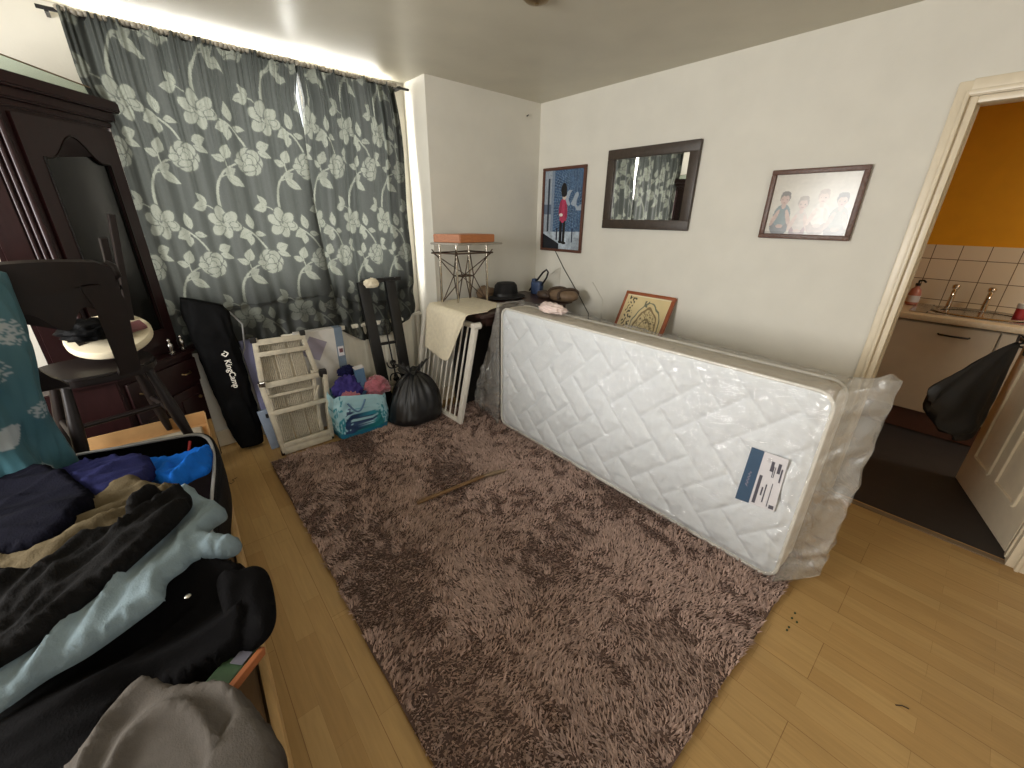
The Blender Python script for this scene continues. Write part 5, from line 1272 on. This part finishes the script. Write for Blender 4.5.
# big black jacket: under everything else, hanging over the side rail
jk = thing('black_jacket', (-.3, 1.1, BZ), 'large black padded jacket spread over the near half of the bed', 'jacket')
cloth('jacket_body', [(0, 575, .60), (60, 560, .63), (120, 540, .65), (170, 548, .66), (200, 552, .665), (232, 558, .655), (246, 566, .64), (250, 600, .63), (246, 636, .60), (237, 655, .575), (215, 675, .56), (180, 690, .56), (140, 700, .56), (100, 768, .56), (60, 850, .55), (-60, 850, .55), (-60, 600, .58)], 'blackcloth', None, None, (1, -.2), 0.030, 0.120, .010, .016, 3, parent=jk)
cloth('hood', [(215, 575, .665), (235, 566, .675), (255, 561, .665), (268, 571, .65), (275, 606, .63), (269, 630, .61), (250, 646, .59), (235, 640, .60), (222, 610, .64)], 'blackcloth', None, None, (.3, 1), 0.018, 0.070, .010, .016, 5, parent=jk)
q = at_z(188, 597, .715); MB().lathe([(.0055, 0), (.006, .003), (.003, .005)], (q.x, q.y, q.z), 14).build('snap_button', 'steel', jk, smooth=60)
cloth('pale_blue_shirt', [(184, 487, .705), (200, 492, .71), (212, 497, .70), (222, 504, .685), (226, 514, .68), (212, 524, .69), (207, 530, .69), (225, 533, .685), (240, 538, .675), (238, 548, .665), (225, 554, .67), (195, 556, .68), (182, 566, .685), (166, 578, .69), (163, 592, .69), (158, 599, .685), (140, 613, .675), (88, 650, .655), (45, 674, .645), (0, 705, .635), (-30, 720, .63), (-30, 660, .65), (30, 640, .67), (74, 605, .69), (115, 575, .70), (140, 545, .71), (160, 525, .715)],
      'shirt', 'pale blue cotton shirt twisted across the clothes heap with its cuff over the bed edge', 'shirt', (-.62, -.78), 0.022, 0.055, .010, .016, 11, step=.009)
cloth('khaki_trousers', [(127, 477, .70), (150, 481, .71), (183, 485, .70), (192, 494, .70), (160, 506, .72), (135, 520, .72), (94, 533, .72), (70, 548, .71), (45, 568, .70), (20, 578, .69), (-40, 590, .68), (-40, 548, .69), (25, 536, .70), (63, 515, .71), (100, 493, .71)],
      'khaki', 'khaki cotton trousers lying in a band between the navy and charcoal clothes', 'trousers', (-.9, -.3), 0.021, 0.060, .010, .016, 17)
cloth('charcoal_trousers', [(150, 494, .725), (183, 487, .735), (191, 500, .735), (180, 515, .735), (165, 530, .735), (140, 552, .73), (115, 574, .725), (74, 607, .71), (40, 635, .70), (0, 660, .69), (-60, 690, .68), (-60, 590, .69), (0, 574, .71), (45, 560, .73), (64, 538, .74), (100, 524, .745), (122, 513, .745), (127, 500, .735)],
      'charcoal', 'charcoal trousers folded across the middle of the clothes heap', 'trousers', (-.75, -.66), 0.028, 0.060, .010, .016, 23)
cloth('royal_blue_shirt', [(143, 456, .665), (164, 453, .67), (190, 448, .665), (208, 445, .65), (212, 452, .645), (209, 468, .645), (195, 475, .65), (175, 484, .66), (150, 478, .665), (140, 468, .67)],
      'brightblue', 'bright blue crumpled shirt in the far corner of the suitcase', 'shirt', (.4, .9), 0.027, 0.055, .010, .016, 31, step=.008)
cloth('indigo_sweatshirt', [(28, 466, .68), (59, 470, .69), (89, 462, .70), (112, 455, .705), (138, 456, .70), (153, 462, .695), (152, 476, .69), (130, 486, .70), (105, 496, .71), (77, 490, .71), (59, 480, .70)],
      'indigo', 'indigo sweatshirt rolled along the far side of the suitcase', 'sweatshirt', (.95, .2), 0.021, 0.060, .010, .016, 37)
cloth('navy_jumper', [(-40, 470, .70), (0, 465, .72), (30, 464, .73), (55, 467, .735), (76, 478, .735), (96, 495, .73), (88, 510, .73), (66, 527, .735), (35, 541, .735), (0, 550, .73), (-40, 556, .72)],
      'wool', 'very dark navy jumper at the far left on top of the heap', 'jumper', (.8, -.4), 0.021, 0.090, .010, .016, 43)
_cf = at_z(165, 800, .57); _l0, _l1 = at_z(262, 690, .6), at_z(196, 790, .58)
def coat_folds(x, y):
    r = math.hypot(x - _cf.x, (y - _cf.y) * .8) + .015 * noise.noise(Vector((x * 6, y * 6, 1)))
    t = (r - .03) / .050; f = .026 * (1 - abs(math.sin(t * PI))) ** 1.1 * sstep(.03, .07, r) * (1 - sstep(.17, .24, r))
    d = ((_l1.x - _l0.x) * (y - _l0.y) - (_l1.y - _l0.y) * (x - _l0.x)) / math.hypot(_l1.x - _l0.x, _l1.y - _l0.y)
    q = sstep(-.006, .006, d)
    return f * (1 - q) + .016 * q
cloth('grey_coat', [(136, 674, .64), (158, 675, .645), (176, 676, .65), (200, 674, .65), (222, 675, .645), (244, 685, .63), (264, 712, .60), (279, 734, .575), (284, 768, .55), (288, 830, .53), (200, 860, .55), (60, 860, .55), (50, 790, .58), (85, 738, .60), (115, 702, .62)],
      'greycloth', 'grey twill coat folded at the near end of the bed', 'coat', (-.75, .65), 0.008, 0.12, .010, .055, 53, extra=coat_folds)
# small printed packet between jacket and coat
pk = thing('printed_packet', tuple(at_z(236, 670, .56)), 'small green and orange printed packet wedged beside the grey coat', 'packet')
q = at_z(233, 668, .565); rz_ = Matrix.Rotation(.75, 3, 'Z') @ Matrix.Rotation(.15, 3, 'Y')
MB().box(q, (.10, .05, .018), rot=rz_, bev=.003).build('packet', 'green', pk); MB().box(q + Vector((.02, -.028, .004)), (.10, .012, .02), rot=rz_, bev=.002).build('orange_edge', 'orange', pk)
MB().box(q + Vector((.018, .004, .0105)), (.03, .028, .002), rot=rz_).build('print', 'ink', pk)

# ------------------------------------------------------------------ light
def area(name, loc, rot, sx, sy, power, col=(1, 1, 1)):
    l = bpy.data.lights.new(name, 'AREA'); l.shape = 'RECTANGLE'; l.size = sx; l.size_y = sy; l.energy = power; l.color = col
    o = bpy.data.objects.new(name, l); o.location = loc; o.rotation_euler = rot; COL.objects.link(o); return o
area('daylight_back', ((W1[0] + W1[1]) / 2, Y1 + .045, (W1[2] + W1[3]) / 2), (-PI / 2, 0, 0), 1.44, 1.25, 110, (1.0, .98, .92))
area('daylight_left', (X0 - .03, (W2[0] + W2[1]) / 2, (W2[2] + W2[3]) / 2), (0, -PI / 2, 0), 1.06, .98, 60, (1.0, .985, .95))
area('added_fill_front', ((W3[0] + W3[1]) / 2, Y0 - .03, (W3[2] + W3[3]) / 2), (PI / 2, 0, 0), 1.28, 1.06, 9, (1.0, .97, .90))  # fill light added behind the camera for the floor beside the bed
area('kitchen_fill', (3.7, -1.2, H - .03), (0, 0, 0), .4, .4, 9, (1.0, .9, .74))  # unseen fill light, added to brighten the kitchen
w = bpy.data.worlds.new('world'); S.world = w; w.use_nodes = True
bgn = w.node_tree.nodes['Background']; bgn.inputs['Color'].default_value = (.90, .95, 1, 1); bgn.inputs['Strength'].default_value = 1.2
vs_ = S.view_settings; vs_.view_transform = 'Standard'; vs_.look = 'None'; vs_.gamma = 1; vs_.use_curve_mapping = False; vs_.exposure = 0.62
S.cycles.max_bounces = 10; S.cycles.transparent_max_bounces = 24; S.cycles.caustics_reflective = False; S.cycles.caustics_refractive = False
S.cycles.use_denoising = True; S.cycles.sample_clamp_indirect = 4
